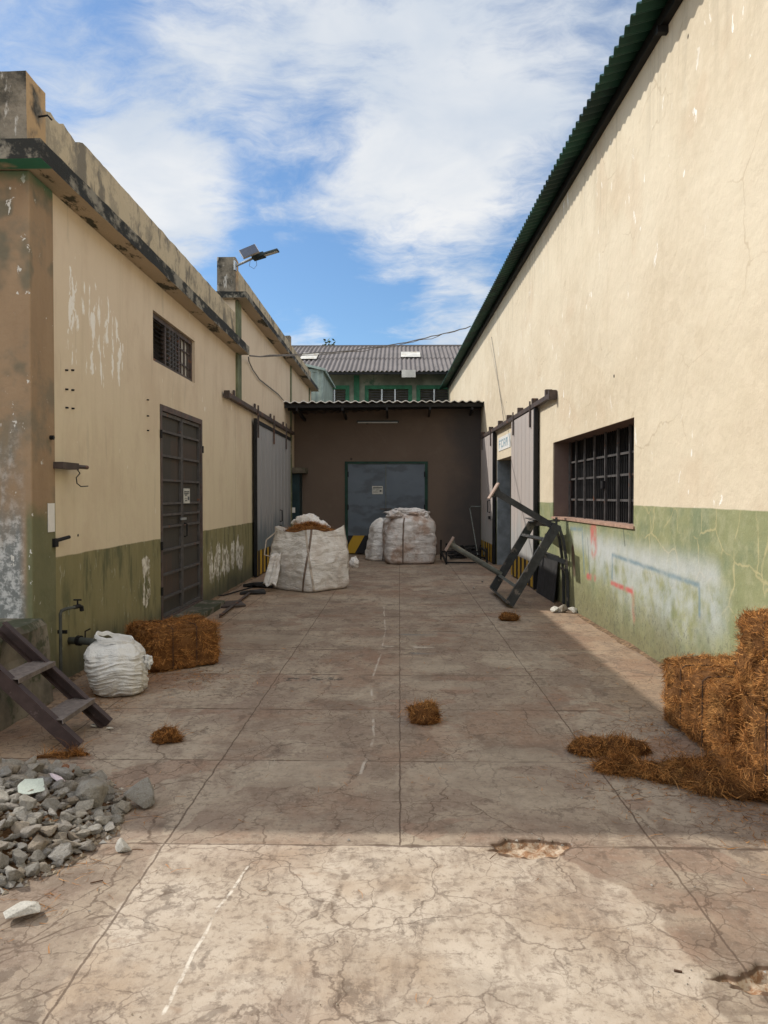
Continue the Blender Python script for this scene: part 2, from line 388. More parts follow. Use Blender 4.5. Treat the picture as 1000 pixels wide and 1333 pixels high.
def ground_mat():
    g = G('cracked_dusty_concrete'); p = g.pos(); x, y, z = g.sep(p)
    # slabs
    big = g.noise(p, .55, 5, .6); med = g.noise(p, 2.2, 6, .65); fine = g.noise(p, 22, 5, .75)
    c = g.mix(g.ss(big, .35, .65), (.26, .195, .148), (.345, .288, .222))
    c = g.mix(g.ss(med, .44, .60, 0, .75), c, (.39, .32, .24))
    cell = g.noise(g.comb(g.m('FLOOR', g.mul(g.add(x, .01), .877)), g.m('FLOOR', g.mul(g.sub(y, 3.486), .893)), 1.7), 5.3, 0)
    c = g.mix(g.ss(cell, .3, .7, 0, .45), c, (.23, .175, .13))
    # thin pale screed islands with hard edges
    wv = g.warp(p, 1.1, .55, 5)
    isl = g.ss(g.noise(g.sc(wv, (1, .6, 1)), .95, 3), .555, .563)
    c = g.mix(g.mul(isl, .6), c, (.40, .335, .255))
    isl2 = g.ss(g.noise(g.warp(g.vm('ADD', p, (7, 3, 0)), 2, .3, 5), 1.3, 3), .60, .61)
    c = g.mix(g.mul(isl2, .6), c, (.27, .175, .125))
    # big pale patch in front
    rag = g.mul(g.sub(g.noise(p, 2.6, 5, .6), .5), .30)
    rightb = g.sub(1.02, g.ss(y, 2.85, 3.55, 0, .32))
    front = g.mul(g.ss(g.add(x, g.mul(rag, .6)), -1.11, -1.085), g.ss(g.add(x, rag), g.add(rightb, .012), g.sub(rightb, .012)))
    front = g.mul(front, g.ss(y, 3.50, 3.48))
    pale = g.mix(g.ss(med, .35, .65), (.39, .315, .24), (.51, .435, .35))
    pale = g.mix(g.ss(g.noise(p, 1.5, 4), .5, .64, 0, .6), pale, (.37, .275, .19))
    pale = g.mix(g.ss(g.noise(g.sc(p, (1, 1.6, 1)), 2.6, 4, .6), .64, .68, 0, .45), pale, (.31, .21, .14))
    c = g.mix(front, c, pale)
    # orange dust at left and right margins
    dust = g.mx(g.ss(g.add(x, g.mul(g.sub(med, .5), 1.1)), -1.75, -2.5), g.ss(g.add(x, g.mul(g.sub(med, .5), 1.0)), 1.35, 2.2))
    c = g.mix(g.mul(dust, .5), c, (.33, .20, .11))
    # stains: lengthwise drag marks, oily blots, sandy grain
    drag = g.noise(g.sc(g.warp(p, 1.3, .3), (2.3, .8, 1)), 1.9, 6, .72)
    c = g.mix(g.ss(drag, .5, .63, 0, .5), c, (.185, .135, .10))
    c = g.mix(g.mul(g.mul(g.ss(g.noise(g.vm('ADD', p, (3, 9, 0)), .9, 6, .68), .5, .62), .45), g.sub(1, g.mul(front, .6))), c, (.25, .145, .095))
    c = g.mix(g.mul(g.ss(g.noise(g.sc(g.warp(p, 3, .3, 4), (1.5, .9, 1)), 3.1, 6, .75), .57, .63), .5), c, (.10, .075, .058))
    c = g.mix(g.mul(g.ss(g.noise(p, 1.15, 5, .6), .56, .68), .5), c, (.135, .10, .075))
    c = g.mix(g.mul(g.ss(fine, .5, .64), .55), c, (.15, .11, .08))
    c = g.mix(g.mul(g.ss(g.noise(p, 9, 5, .75), .52, .62), .35), c, (.17, .125, .095))
    c = g.mix(g.mul(g.ss(g.noise(p, 38, 3, .7), .54, .66), .14), c, (.52, .46, .38))
    # saw joints
    jw = g.mul(g.sub(g.noise(p, 5, 5, .7), .5), .032)
    def joint(coord, at, w):
        return g.ss(g.m('ABSOLUTE', g.add(g.sub(coord, at), jw)), w, w*.35)
    jx = g.mx(joint(x, .004, .0065), g.mx(joint(x, -1.08, .007), g.mx(joint(x, 1.17, .007), joint(x, -2.2, .007))))
    jx = g.mul(jx, g.mx(g.ss(y, 3.45, 3.5), g.mul(g.ss(g.m('ABSOLUTE', x), .9, 1.0), .9)))
    fy = g.m('FRACT', g.add(g.mul(g.add(y, g.mul(jw, .8)), 1/1.12), .5-3.486/1.12+.0))
    jyw = g.add(.006, g.mul(g.ss(g.noise(p, 3.1, 4, .7), .45, .7), .022))
    jy = g.ss(g.m('ABSOLUTE', g.sub(fy, .5)), jyw, g.mul(jyw, .35))
    jy = g.mul(jy, g.mx(g.ss(y, 3.3, 3.4), g.mul(g.ss(x, .95, 1.1), .5)))
    jy = g.mul(jy, g.ss(g.noise(p, 1.7, 2), .3, .42))
    # cracks: two sizes of web, plus slanted splits at the left
    cw = g.warp(p, 2.6, .30, 6)
    w1 = g.mul(g.ss(g.vor(cw, 1.7), .0085, .002), g.ss(g.noise(p, .8, 2), .36, .5))
    w2 = g.mul(g.ss(g.vor(g.vm('ADD', cw, (3, 1, 0)), 4.4), .019, .005), g.ss(g.noise(p, 1.25, 3), .45, .56))
    dens = g.mx(g.mul(front, 1.0), .85)
    lf = g.mul(g.ss(x, -1.0, -1.15), g.ss(y, 4.6, 4.0))
    rot = g.comb(g.add(g.mul(x, .8), g.mul(y, -.6)), g.mul(g.add(g.mul(x, .6), g.mul(y, .8)), .35), 0)
    w3 = g.mul(g.mul(g.ss(g.vor(g.warp(rot, 3, .16, 5), 4.5), .026, .006), lf), g.ss(g.noise(p, 3, 3), .45, .58))
    w4 = g.mul(g.ss(g.vor(g.vm('ADD', cw, (5, 2, 0)), 9.5), .032, .008), g.ss(g.noise(p, 1.7, 3), .52, .60))
    cr = g.mx(g.mul(g.mx(g.mx(w1, g.mul(w2, .85)), g.mul(w4, .7)), dens), w3)
    jj = g.mx(g.mul(jx, .9), g.mul(jy, .85))
    c = g.mix(g.mul(g.mx(g.mul(cr, g.sub(.82, g.mul(front, .22))), jj), .92), c, (.09, .06, .043))
    # chalk lines
    q = g.warp(g.comb(x, y, 0), 3, .035, 3)
    def chalk(pts, w):
        r = None
        for a, b in zip(pts, pts[1:]):
            d = g.ss(g.seg(q, a, b), w, w*.4); r = d if r is None else g.mx(r, d)
        return r
    def gp(u, v): t = gnd(u, v); return (t.x, t.y)
    q2 = g.warp(g.comb(x, y, 0), 2.1, .34, 5)
    pt = None
    for (u0, v0, u1, v1, w_) in ((537, 862, 572, 868, .26), (560, 893, 600, 893, .20), (655, 862, 705, 862, .27), (310, 832, 390, 834, .27), (345, 1015, 420, 1010, .22), (590, 1010, 690, 1030, .24), (640, 990, 700, 985, .15)):
        d_ = g.ss(g.seg(q2, gp(u0, v0), gp(u1, v1)), w_, w_-.02); pt = d_ if pt is None else g.mx(pt, d_)
    c = g.mix(g.mul(pt, .28), c, g.mix(g.ss(med, .4, .6), (.36, .31, .235), (.43, .37, .285)))
    ch = chalk([gp(322, 1133), gp(280, 1193), gp(248, 1250), gp(205, 1338)], .009)
    ch2 = g.mul(chalk([gp(470, 1010), gp(487, 962), gp(486, 925), gp(483, 890), gp(497, 850), gp(502, 820), gp(500, 790)], .012), g.ss(g.noise(p, 3, 4, .65), .42, .62))
    sp = g.mul(chalk([gp(500, 842), gp(575, 844)], .05), g.ss(g.noise(p, 4, 4), .45, .6))
    c = g.mix(g.mul(ch, g.mul(g.ss(g.noise(p, 30, 3), .35, .6), .8)), c, (.70, .64, .55))
    c = g.mix(g.mul(g.mx(ch2, sp), .6), c, (.55, .5, .43))
    bl = g.mul(chalk([gp(510, 826), gp(620, 826)], .10), g.ss(g.noise(g.sc(p, (.6, 2, 1)), 3, 4), .48, .62))
    bl = g.mx(bl, g.mul(chalk([gp(540, 851), gp(630, 850)], .08), g.ss(g.noise(g.sc(p, (.6, 2, 1)), 3.4, 4), .5, .64)))
    c = g.mix(g.mul(bl, .5), c, (.12, .15, .16))
    dk = g.mul(chalk([gp(464, 1110), gp(440, 1170), gp(412, 1215)], .022), g.ss(g.noise(p, 9, 3), .45, .55))
    c = g.mix(g.mul(dk, .6), c, (.14, .10, .07))
    ft = g.mul(chalk([gp(375, 886), gp(440, 885)], .09), g.ss(g.noise(p, 11, 5, .7), .5, .55))
    c = g.mix(g.mul(ft, .8), c, (.06, .055, .05))
    # potholes show the sandy bed
    hole = g.ss(z, -.008, -.016)
    bed = g.mix(g.ss(g.noise(p, 22, 5, .75), .4, .6), (.27, .15, .08), (.47, .375, .275))
    c = g.mix(hole, c, bed)
    lip = g.mul(g.ss(z, -.004, -.008), g.ss(z, -.022, -.016))
    c = g.mix(g.mul(lip, .9), c, (.10, .06, .038))  # steep lip darkened; its shade is put into the colour
    hgt = g.add(g.mul(g.noise(p, 26, 4, .75), .5), g.mul(g.noise(p, 2.2, 3), .7))
    return g.out(c, .93, hgt, .55, .012, 0, .2)

def coir(name, bright=1.):
    g = G(name); p = g.pos(); i = g.island()
    c = g.ramp(i, [(0, (.07*bright, .028*bright, .012*bright)), (.35, (.27*bright, .12*bright, .036*bright)), (.8, (.54*bright, .235*bright, .068*bright)), (1, (.66*bright, .34*bright, .12*bright))])
    c = g.mix(g.ss(g.noise(p, 11, 4, .65), .5, .60, 0, .6), c, (.10*bright, .042*bright, .017*bright))
    c = g.mix(g.ss(g.noise(p, 5, 3, .6), .5, .66, 0, .35), c, (.45*bright, .25*bright, .09*bright))
    return g.out(c, .9, None, spec=.1)
def coir_core(name, bright=1.):
    g = G(name); p = g.pos()
    c = g.mix(g.noise(p, 12, 6, .7), (.045*bright, .02*bright, .01*bright), (.25*bright, .115*bright, .04*bright))
    return g.out(c, .95, g.noise(p, 40, 5, .7), .8, .02, spec=.1)

def stone_mat():
    g = G('broken_concrete_stone'); p = g.obj(); r = g.orand()
    c = g.ramp(r, [(0, (.40, .375, .33)), (.25, (.56, .515, .43)), (.5, (.58, .47, .35)), (.75, (.50, .48, .445)), (1, (.74, .68, .57))])
    c = g.mix(g.ss(g.noise(g.vm('ADD', p, g.comb(g.mul(r, 40), 0, 0)), 5, 6, .75), .44, .58, 0, .4), c, (.25, .205, .15))
    c = g.mix(g.ss(g.noise(p, 45, 4, .7), .5, .6, 0, .6), c, (.55, .52, .47))
    return g.out(c, .92, g.noise(p, 9, 6, .75), .9, .06, spec=.2)
def bag_mat(name, col, dirt, amt):
    g = G(name); p = g.pos(); x, y, z = g.sep(p)
    c = g.mix(g.noise(p, 3, 5), tuple(k*.86 for k in col), col)
    c = g.mix(g.mul(g.ss(g.noise(p, 2.3, 6, .65), .48, .66), amt), c, dirt)
    c = g.mix(g.mul(g.ss(g.add(z, g.mul(g.noise(p, 5, 4), .3)), .32, .1), amt*.8), c, dirt)
    wr = g.noise(g.sc(g.warp(p, 4, .12), (2, 2, 9)), 1.8, 5, .6)
    cr = g.noise(g.warp(p, 6, .1), 7, 4, .6, .8)
    return g.out(c, .62, g.add(g.add(wr, g.mul(cr, .7)), g.mul(g.noise(g.sc(p, (1, 1, 1)), 140, 2), .08)), .7, .05, 0, .3)

M_LEFT = plaster_left(); M_RIGHT = plaster_right(); M_PIER = ochre_pier(); M_MOLD = mold_concrete(); M_PARA = parapet_mat(); M_POST = post_mat()
M_BROWN = brown_wall(); M_GROUND = ground_mat(); M_DOOR = steel_door_mat(); M_REARDOOR = rear_door_mat()
M_SLIDE_L = slide_metal('grey_sliding_door_sheet', (.29, .295, .305), (.40, .395, .395), (.11, .15, .17), .52)
M_SLIDE_R = slide_metal('pale_sliding_door_sheet', (.42, .395, .38), (.54, .46, .41), (.40, .41, .40), .46)
M_RUST = plain('rusty_brown_steel', (.10, .078, .07), .6, .3, 7, .4, alt=((.19, .09, .055), .56))
M_RUSTRED = plain('rust_red_frame_steel', (.13, .095, .085), .65, .35, 8, .3, alt=((.10, .09, .085), .52))
M_BAR = plain('dull_window_bar_steel', (.115, .108, .105), .6, .3, 9, .4, alt=((.22, .10, .06), .6))
M_DARK = plain('dark_painted_steel', (.05, .053, .054), .42, .35, 9, .4, alt=((.17, .15, .13), .56), spec=.5)
M_POLE = plain('grey_painted_steel_tube', (.15, .16, .145), .45, .3, 9, .4, alt=((.26, .22, .17), .6))
M_PLATE = plain('rusty_pale_foot_plate', (.42, .31, .25), .6, .25, 9, .3)
M_STAIR = plain('maroon_brown_steel', (.068, .046, .042), .55, .3, 8, .3, alt=((.14, .10, .09), .6))
M_TREAD = plain('dusty_chequer_tread', (.20, .17, .155), .7, .3, 30, .3, bump=.8)
M_IRON = plain('black_iron', (.02, .02, .021), .6, .3, 9, .4)
M_PIPE = plain('mossy_grey_pipe', (.07, .075, .065), .7, .35, 9, 0)
M_PLINTH = plain('rough_stained_concrete', (.17, .15, .115), .93, .5, 3, 0, bump=.9, alt=((.055, .06, .035), .47))
M_GREENSHEET = plain('green_corrugated_steel', (.013, .058, .04), .5, .35, 1.6, .2, alt=((.008, .03, .025), .5))
M_GREENPAINT = plain('green_painted_timber', (.04, .17, .09), .7, .3, 5)
M_GREENFRAME = plain('dark_green_door_frame', (.014, .05, .036), .65, .4, 5)
M_FARWALL = plain('mildewed_green_plaster', (.24, .25, .19), .9, .4, 1.4, 0, alt=((.09, .15, .10), .6))
M_LOUVRE = plain('grey_louvre_slats', (.13, .13, .125), .6, .3, 6)
M_CANSHEET = plain('rusted_canopy_sheet', (.10, .085, .075), .6, .35, 3, .3, alt=((.05, .038, .03), .5))
M_CLAD = plain('pale_green_cladding', (.33, .40, .36), .6, .25, 2.5, .2)
M_WHITE = plain('white_enamel_plate', (.78, .77, .73), .5, .08, 12)
M_PAPER = plain('faded_notice_paper', (.55, .55, .50), .7, .2, 14)
M_INK = plain('dark_notice_print', (.10, .11, .11), .7, .2, 20)
M_BLUEINK = plain('blue_sign_print', (.30, .42, .48), .7, .25, 20)
M_WOOD = plain('brown_bark', (.075, .04, .022), .9, .4, 14)
M_SLEEVE = plain('dark_debris_board', (.035, .034, .034), .8, .4, 9)
M_TEAL = plain('teal_black_cabinet_paint', (.012, .035, .042), .5, .3, 4)
M_CABLE = plain('grey_cable_sheath', (.17, .16, .15), .7, .2, 20)
M_ROOM = plain('dark_room_plaster', (.10, .09, .085), .9, .3, 2)
M_GLASS = plain('dusty_window_glass', (.24, .27, .28), .25, .2, 3, 0, spec=.5)
M_CURT = plain('pale_window_lining', (.52, .50, .45), .8, .2, 4)
M_SOLAR = plain('dark_blue_solar_cells', (.02, .028, .05), .25, .2, 8, .2, spec=.6)
M_SOLARBACK = plain('aluminium_panel_back', (.33, .29, .24), .5, .25, 9, .3)
M_LAMPBODY = plain('charcoal_lamp_casing', (.05, .065, .065), .45, .2, 9, .4)
M_GALV = plain('galvanised_arm_steel', (.48, .50, .50), .4, .15, 9, .6)
M_TUBE = plain('unlit_fluorescent_tube', (.60, .60, .58), .4, .08, 9)
M_COIR = coir('coir_fibre'); M_CORE = coir_core('coir_bale_core')
M_COIRD = coir('darker_coir_fibre', .85); M_CORED = coir_core('darker_coir_core', .8)  # same coir in a darker tone
M_STONE = stone_mat()
M_STONEG = plain('pale_green_tile_shard', (.50, .55, .48), .6, .12, 14, 0, local=True)
M_STONEP = plain('pale_pink_plaster_shard', (.62, .52, .54), .8, .15, 14, 0, local=True)
M_STONEW = plain('white_limestone_chunk', (.60, .57, .50), .9, .2, 16, 0, bump=.8, local=True)
M_STONEB = plain('rust_brown_brick_shard', (.27, .13, .07), .9, .3, 16, 0, bump=.8, local=True)
M_BAG = bag_mat('white_woven_bulk_bag', (.80, .78, .75), (.46, .37, .30), .4)
M_BAGD = bag_mat('stained_woven_bulk_bag', (.72, .69, .67), (.32, .19, .12), .75)
M_SACK = bag_mat('white_woven_sack', (.70, .69, .65), (.40, .36, .31), .45)
M_STRAP = plain('brown_bag_strap', (.20, .15, .12), .8, .3, 12)
M_STRAPW = plain('cream_bag_strap', (.48, .42, .36), .8, .25, 12)
def tile_roof():
    g = G('grey_fibre_cement_sheet'); p = g.pos(); x, y, z = g.sep(p)
    c = g.mix(g.noise(p, .9, 6, .65), (.125, .112, .105), (.235, .21, .20))
    c = g.mix(g.ss(g.noise(g.sc(p, (3, .5, 1)), 1.2, 5), .55, .75, 0, .6), c, (.085, .08, .075))
    return g.out(c, .9, g.noise(p, 9, 4), .3, .01)
M_ROOF = tile_roof()

# ------------------------------------------------------------------ setting: ground
def fr(v): return v
def axis(*segs):
    out = []
    for a, b, st in segs:
        n = max(1, int(round((b-a)/st))); out += [a+(b-a)*i/n for i in range(n)]
    out.append(segs[-1][1]); return np.array(out)
gx = axis((-14, -3, 1.0), (-3, -1.2, .1), (-1.2, .3, .05), (.3, .85, .011), (.85, 1.0, .03), (1.0, 1.55, .011), (1.55, 3.4, .1))
gy = axis((-8, 2.0, .5), (2.0, 2.35, .03), (2.35, 2.72, .011), (2.72, 3.28, .03), (3.28, 3.68, .011), (3.68, 8, .08), (8, 34, .5))
GX, GY = np.meshgrid(gx, gy); hz = np.zeros_like(GX)
def hole(x, y, cx, cy, rx, ry, dep, seed):
    dx = (x-cx)/rx; dy = (y-cy)/ry
    r = math.hypot(dx, dy); 
    if r > 1.6: return 0
    a = math.atan2(dy, dx)
    rr = 1+.30*mnoise.noise((math.cos(a)*2.2+seed, math.sin(a)*2.2, seed))+.22*mnoise.noise((x*22, y*22, seed))
    t = (rr-r)
    if t <= 0: return 0
    back = max(0, min(1, .45+.75*dy))           # deep at the far lip, feathering out towards the front
    k = min(1, t/(.10+.75*(1-back)))
    return -dep*k*(.72+.5*mnoise.noise((x*18, y*18, 4+seed)))
for j in range(GX.shape[0]):
    for i in range(GX.shape[1]):
        x, y = GX[j, i], GY[j, i]
        if y > 40: continue
        h = .004*mnoise.noise((x*.9, y*.9, 0))+.0015*mnoise.noise((x*5, y*5, 2))
        if 2 < y < 4: h += hole(x, y, .575, 3.47, .20, .105, .055, 1.3)+hole(x, y, 1.32, 2.52, .28, .09, .055, 5.1)
        hz[j, i] = h
V = np.stack([GX, GY, hz], -1).reshape(-1, 3)
nx_, ny_ = len(gx), len(gy)
ii = np.arange(nx_*ny_).reshape(ny_, nx_)
Fq = np.stack([ii[:-1, :-1], ii[:-1, 1:], ii[1:, 1:], ii[1:, :-1]], -1).reshape(-1, 4)
yard = struct(mesh_obj('concrete_yard', V, Fq, M_GROUND, smooth=True))
M_EARTH = plain('dry_reddish_earth', (.28, .19, .12), .95, .3, .6, 0, bump=.4)
struct(MB().box(-400, 400, -400, 400, -.6, -.14).build('ground', M_EARTH))

# ------------------------------------------------------------------ walls with openings
def wall_panel(mb, fmap, s0, s1, z0, z1, th, openings, top=None, step=None):
    """fmap(s, d, z) -> world; s along the wall, d depth behind the face; openings: list (sa, sb, za, zb)."""
    ss_ = sorted(set([s0, s1]+[o[i] for o in openings for i in (0, 1)])); zs = sorted(set([z0, z1]+[o[i] for o in openings for i in (2, 3)]))
    def inside(s, z): return any(o[0] < s < o[1] and o[2] < z < o[3] for o in openings)
    cells = {(i, j): not inside((ss_[i]+ss_[i+1])/2, (zs[j]+zs[j+1])/2) for i in range(len(ss_)-1) for j in range(len(zs)-1)}
    def q(*pts): mb.add([fmap(*p) for p in pts], [(0, 1, 2, 3)])
    for (i, j), solid in cells.items():
        if not solid: continue
        a, b, c, d = ss_[i], ss_[i+1], zs[j], zs[j+1]
        q((a, 0, c), (b, 0, c), (b, 0, d), (a, 0, d)); q((a, th, c), (a, th, d), (b, th, d), (b, th, c))
        if not cells.get((i-1, j), False): q((a, 0, c), (a, 0, d), (a, th, d), (a, th, c))
        if not cells.get((i+1, j), False): q((b, 0, c), (b, th, c), (b, th, d), (b, 0, d))
        if not cells.get((i, j-1), False): q((a, 0, c), (a, th, c), (b, th, c), (b, 0, c))
        if not cells.get((i, j+1), False): q((a, 0, d), (b, 0, d), (b, th, d), (a, th, d))
def weld_build(mb, name, mat, parent):
    o = mb.build(name, mat, parent, recalc=False)
    bm = bmesh.new(); bm.from_mesh(o.data); bmesh.ops.remove_doubles(bm, verts=bm.verts, dist=1e-4); bmesh.ops.recalc_face_normals(bm, faces=bm.faces); bm.to_mesh(o.data); bm.free()
    return o
def room(mb_parent, name, x0, x1, y0, y1, z0, z1):   # inner shell of a building: floor-less box, closes it against light
    mb = MB()
    mb.add([(x0,y0,z0),(x1,y0,z0),(x1,y1,z0),(x0,y1,z0),(x0,y0,z1),(x1,y0,z1),(x1,y1,z1),(x0,y1,z1)],
           [(0,1,5,4),(1,2,6,5),(2,3,7,6),(3,0,4,7)])
    return mb.build(name, M_ROOM, mb_parent)

# ---- near left warehouse
wl = thing('warehouse', (-6, 9.6, 0), 'near cream and olive warehouse at left with barred high window and panelled steel door', 'warehouse')
WY0, WY1 = 5.95, 13.45
mL = lambda s, d, z: (XL-d, s, z)
DOORL = (9.2, 11.15, .08, 2.71); WINL = (8.96, 10.8, 3.19, 3.78)
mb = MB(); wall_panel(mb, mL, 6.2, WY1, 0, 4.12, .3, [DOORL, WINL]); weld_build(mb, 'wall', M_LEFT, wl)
mb = MB(); mb.box(-9.5, -3.32, 6.02, 6.3, 0, 4.12); mb.box(-9.5, -9.2, 6.3, WY1, 0, 4.12); mb.build('wall', M_PIER, wl)
MB().box(-3.32, -2.862, 5.93, 6.345, .0, 4.12).build('pilaster', M_PIER, wl, bevel=.012)
# cornice slab, run along the side and returned round the front
def slab(poly, z0, z1, seg, name, mat, parent, jag=.008, seed=0):
    mb = MB(); pts = []
    for a, b in zip(poly, poly[1:]+poly[:1]):
        a = Vector(a); b = Vector(b); n = max(1, int((b-a).length/seg))
        pts += [a.lerp(b, i/n) for i in range(n)]
    lo = [(p.x+jag*mnoise.noise((p.x*3, p.y*3, seed)), p.y+jag*mnoise.noise((p.x*3, p.y*3, seed+5)), z0+jag*mnoise.noise((p.x*4, p.y*4, seed+9))) for p in pts]
    hi = [(p.x+jag*mnoise.noise((p.x*3, p.y*3, seed+2)), p.y+jag*mnoise.noise((p.x*3, p.y*3, seed+7)), z1+jag*mnoise.noise((p.x*4, p.y*4, seed+11))) for p in pts]
    n = len(pts); mb.add(lo+hi, [tuple(range(n))[::-1], tuple(range(n, 2*n))]+[(i, (i+1) % n, n+(i+1) % n, n+i) for i in range(n)])
    return mb.build(name, mat, parent)
slab([(-9.5, 5.73), (-2.68, 5.73), (-2.68, 13.72), (-9.5, 13.72)], 4.123, 4.27, .12, 'cornice', M_MOLD, wl)
def parapet(x, th, y0, y1, z0, topf, name, mat, parent, seg=.08, along_x=False, flip=False):
    n = int((y1-y0)/seg); mb = MB()
    for i in range(n+1):
        s = y0+(y1-y0)*i/n; t = topf(s)
        for d, zz in ((0, z0), (0, t[0]), (th, t[1]), (th, z0)):
            mb.v.append((s, x+d, zz) if along_x else (x-d, s, zz))
    for i in range(n):
        for k in range(4):
            a = i*4+k; b = i*4+(k+1) % 4; mb.f.append((a, b, b+4, a+4))
    mb.f.append((0, 1, 2, 3)); mb.f.append(tuple(n*4+k for k in (3, 2, 1, 0)))
    return mb.build(name, mat, parent)
def chip(s):
    z = 4.82+.012*mnoise.noise((s*4, 3, 0))+.006*mnoise.noise((s*17, 3, 0)); zb = z
    if s < 7.05:                                             # broken arris near the post
        k = .10*max(0, .35+mnoise.noise((s*5.5, 9, 1)))+.05*max(0, mnoise.noise((s*13, 2, 1))); z -= k*1.2; zb = z+.02
        zb = max(zb-.02, z-.03)
    return z, zb
parapet(-2.885, .16, 6.2, 13.45, 4.265, chip, 'parapet', M_PARA, wl)
parapet(5.95, .16, -9.5, -3.3, 4.265, lambda s: (4.8, 4.8), 'parapet', M_PARA, wl, along_x=True)
slab([(-3.35, 5.925), (-2.872, 5.925), (-2.872, 6.24), (-3.35, 6.24)], 4.262, 4.87, .06, 'parapet_post', M_POST, wl, .012, 3)
MB().box(-9.4, -3.06, 6.12, 13.4, 4.272, 4.36).build('roof', M_MOLD, wl)
room(wl, 'inner_wall', -9.19, -3.19, 6.32, 13.44, 0, 4.11)
MB().tube([(-2.872, 6.12, 4.62), (-2.80, 6.12, 4.63), (-2.80, 6.19, 4.63)], .008, 6).build('hook', M_IRON, wl)
# barred window
wn = MB(); y0, y1, z0, z1 = WINL
for a in ((y0, y0+.05), (y1-.05, y1)): wn.box(XL-.10, XL-.04, a[0], a[1], z0, z1)
wn.box(XL-.10, XL-.04, y0+.05, y1-.05, z0, z0+.05); wn.box(XL-.10, XL-.04, y0+.05, y1-.05, z1-.06, z1)
for t in (.34, .66): wn.box(XL-.10, XL-.045, y0+(y1-y0)*t-.025, y0+(y1-y0)*t+.025, z0+.05, z1-.06)
win = wn.build('window', M_RUST, wl)
lv = MB()
for k in range(9): 
    zz = z0+.085+k*.055; lv.bar((XL-.06, y0+(y1-y0)*.36, zz), (XL-.06, y0+(y1-y0)*.645, zz), .045, .012, (-.6, 0, 1))
for t in (.43, .5, .57): lv.box(XL-.058, XL-.035, y0+(y1-y0)*t-.012, y0+(y1-y0)*t+.012, z0+.05, z1-.06)
lv.build('louvre', M_BAR, win)
lv = MB()
for k in range(9):
    zz = z0+.085+k*.055; lv.bar((XL-.075, y0+.05, zz), (XL-.075, y0+(y1-y0)*.33, zz), .045, .01, (.6, 0, 1))
lv.build('louvre', M_IRON, win)
MB().box(XL-.09, XL-.082, y0+(y1-y0)*.67, y1-.05, z0+.05, z1-.06).build('pane', M_CURT, win)
br = MB()
for t in (.74, .83, .92): br.box(XL-.075, XL-.055, y0+(y1-y0)*t-.01, y0+(y1-y0)*t+.01, z0+.05, z1-.06)
for k in (.33, .66): br.box(XL-.073, XL-.057, y0+(y1-y0)*.68, y1-.05, z0+(z1-z0)*k-.008, z0+(z1-z0)*k+.008)
br.build('grille', M_RUST, win)
# steel double door
y0, y1, z0, z1 = DOORL; ym = (y0+y1)/2
fm = MB()
for a in ((y0, y0+.06), (y1-.06, y1)): fm.box(XL-.08, XL+.012, a[0], a[1], z0, z1)
fm.box(XL-.08, XL+.012, y0+.06, y1-.06, z1-.07, z1); fm.box(XL-.08, XL+.006, y0+.06, y1-.06, z0-.04, z0+.02)
door = fm.build('door', M_RUSTRED, wl)
RAILZ = [.34, .63, .93, 1.22, 1.37, 1.51, 1.80, 2.10, 2.40]
for k, (a, b) in enumerate(((y0+.062, ym-.008), (ym+.008, y1-.062))):
    lf = MB(); lf.box(XL-.06, XL-.045, a, b, z0+.025, z1-.075); lf.build('leaf', M_DOOR, door)
    rl = MB()
    for e in ((a, a+.04), (b-.04, b)): rl.box(XL-.044, XL-.012, e[0], e[1], z0+.025, z1-.075)
    for zz in RAILZ: rl.box(XL-.044, XL-.008, a+.041, b-.041, zz-.014, zz+.014)
    rl.box(XL-.044, XL-.012, a+.041, b-.041, z1-.12, z1-.077); rl.box(XL-.044, XL-.012, a+.041, b-.041, z0+.027, z0+.065)
    rl.build('rail_bar', M_BAR, door)
MB().tube([(XL-.008, ym+.075, 1.24), (XL+.03, ym+.075, 1.23), (XL+.03, ym+.075, 1.07), (XL-.008, ym+.075, 1.06)], .010, 8).build('handle', M_IRON, door)
MB().box(XL-.01, XL+.012, ym-.09, ym+.12, 1.285, 1.315).build('bolt', M_GALV, door)
for zz in (2.35, 1.0, .45): MB().tube([(XL+.015, y0+.0, zz-.05), (XL+.015, y0+.0, zz+.05)], .016, 8).build('hinge', M_IRON, door)
for zz in (2.28,): MB().tube([(XL+.015, y1, zz-.05), (XL+.015, y1, zz+.05)], .016, 8).build('hinge', M_IRON, door)
# bolts, brackets
for u, vs in ((83, (481, 506, 530)), (91, (481, 507, 531)), (190, (520, 541, 560))):
    for v in vs:
        yy, zz = lw(u, v); MB().tube([(XL-.01, yy, zz), (XL+.016, yy, zz), (XL+.024, yy+.004, zz-.002)], .009, 6).build('bolt', M_IRON, wl)
yy, zz = lw(62, 569, -2.862); MB().tube([(-2.87, yy, zz), (-2.83, yy, zz)], .018, 8).build('bolt', M_IRON, wl)
bk = MB(); bk.box(-2.862, -2.78, 6.30, 6.62, 1.83, 1.885); bk.tube([(-2.80, 6.5, 1.858), (-2.80, 6.84, 1.858)], .018, 8); bk.build('bracket', M_RUST, wl)
MB().tube([(-2.8, 6.62, 1.84), (-2.79, 6.66, 1.80), (-2.78, 6.56, 1.76), (-2.77, 6.55, 1.71), (-2.77, 6.63, 1.685), (-2.77, 6.78, 1.69)], .005, 6).build('hook', M_IRON, wl)
bk = MB(); bk.box(-2.862, -2.835, 6.27, 6.33, 1.18, 1.25); bk.tube([(-2.85, 6.30, 1.23), (-2.82, 6.50, 1.252)], .016, 8); bk.build('bracket', M_IRON, wl)
MB().tube([(XL-.02, 6.82, 1.25), (XL+.004, 6.82, 1.25)], .012, 8).build('bolt', M_IRON, wl)
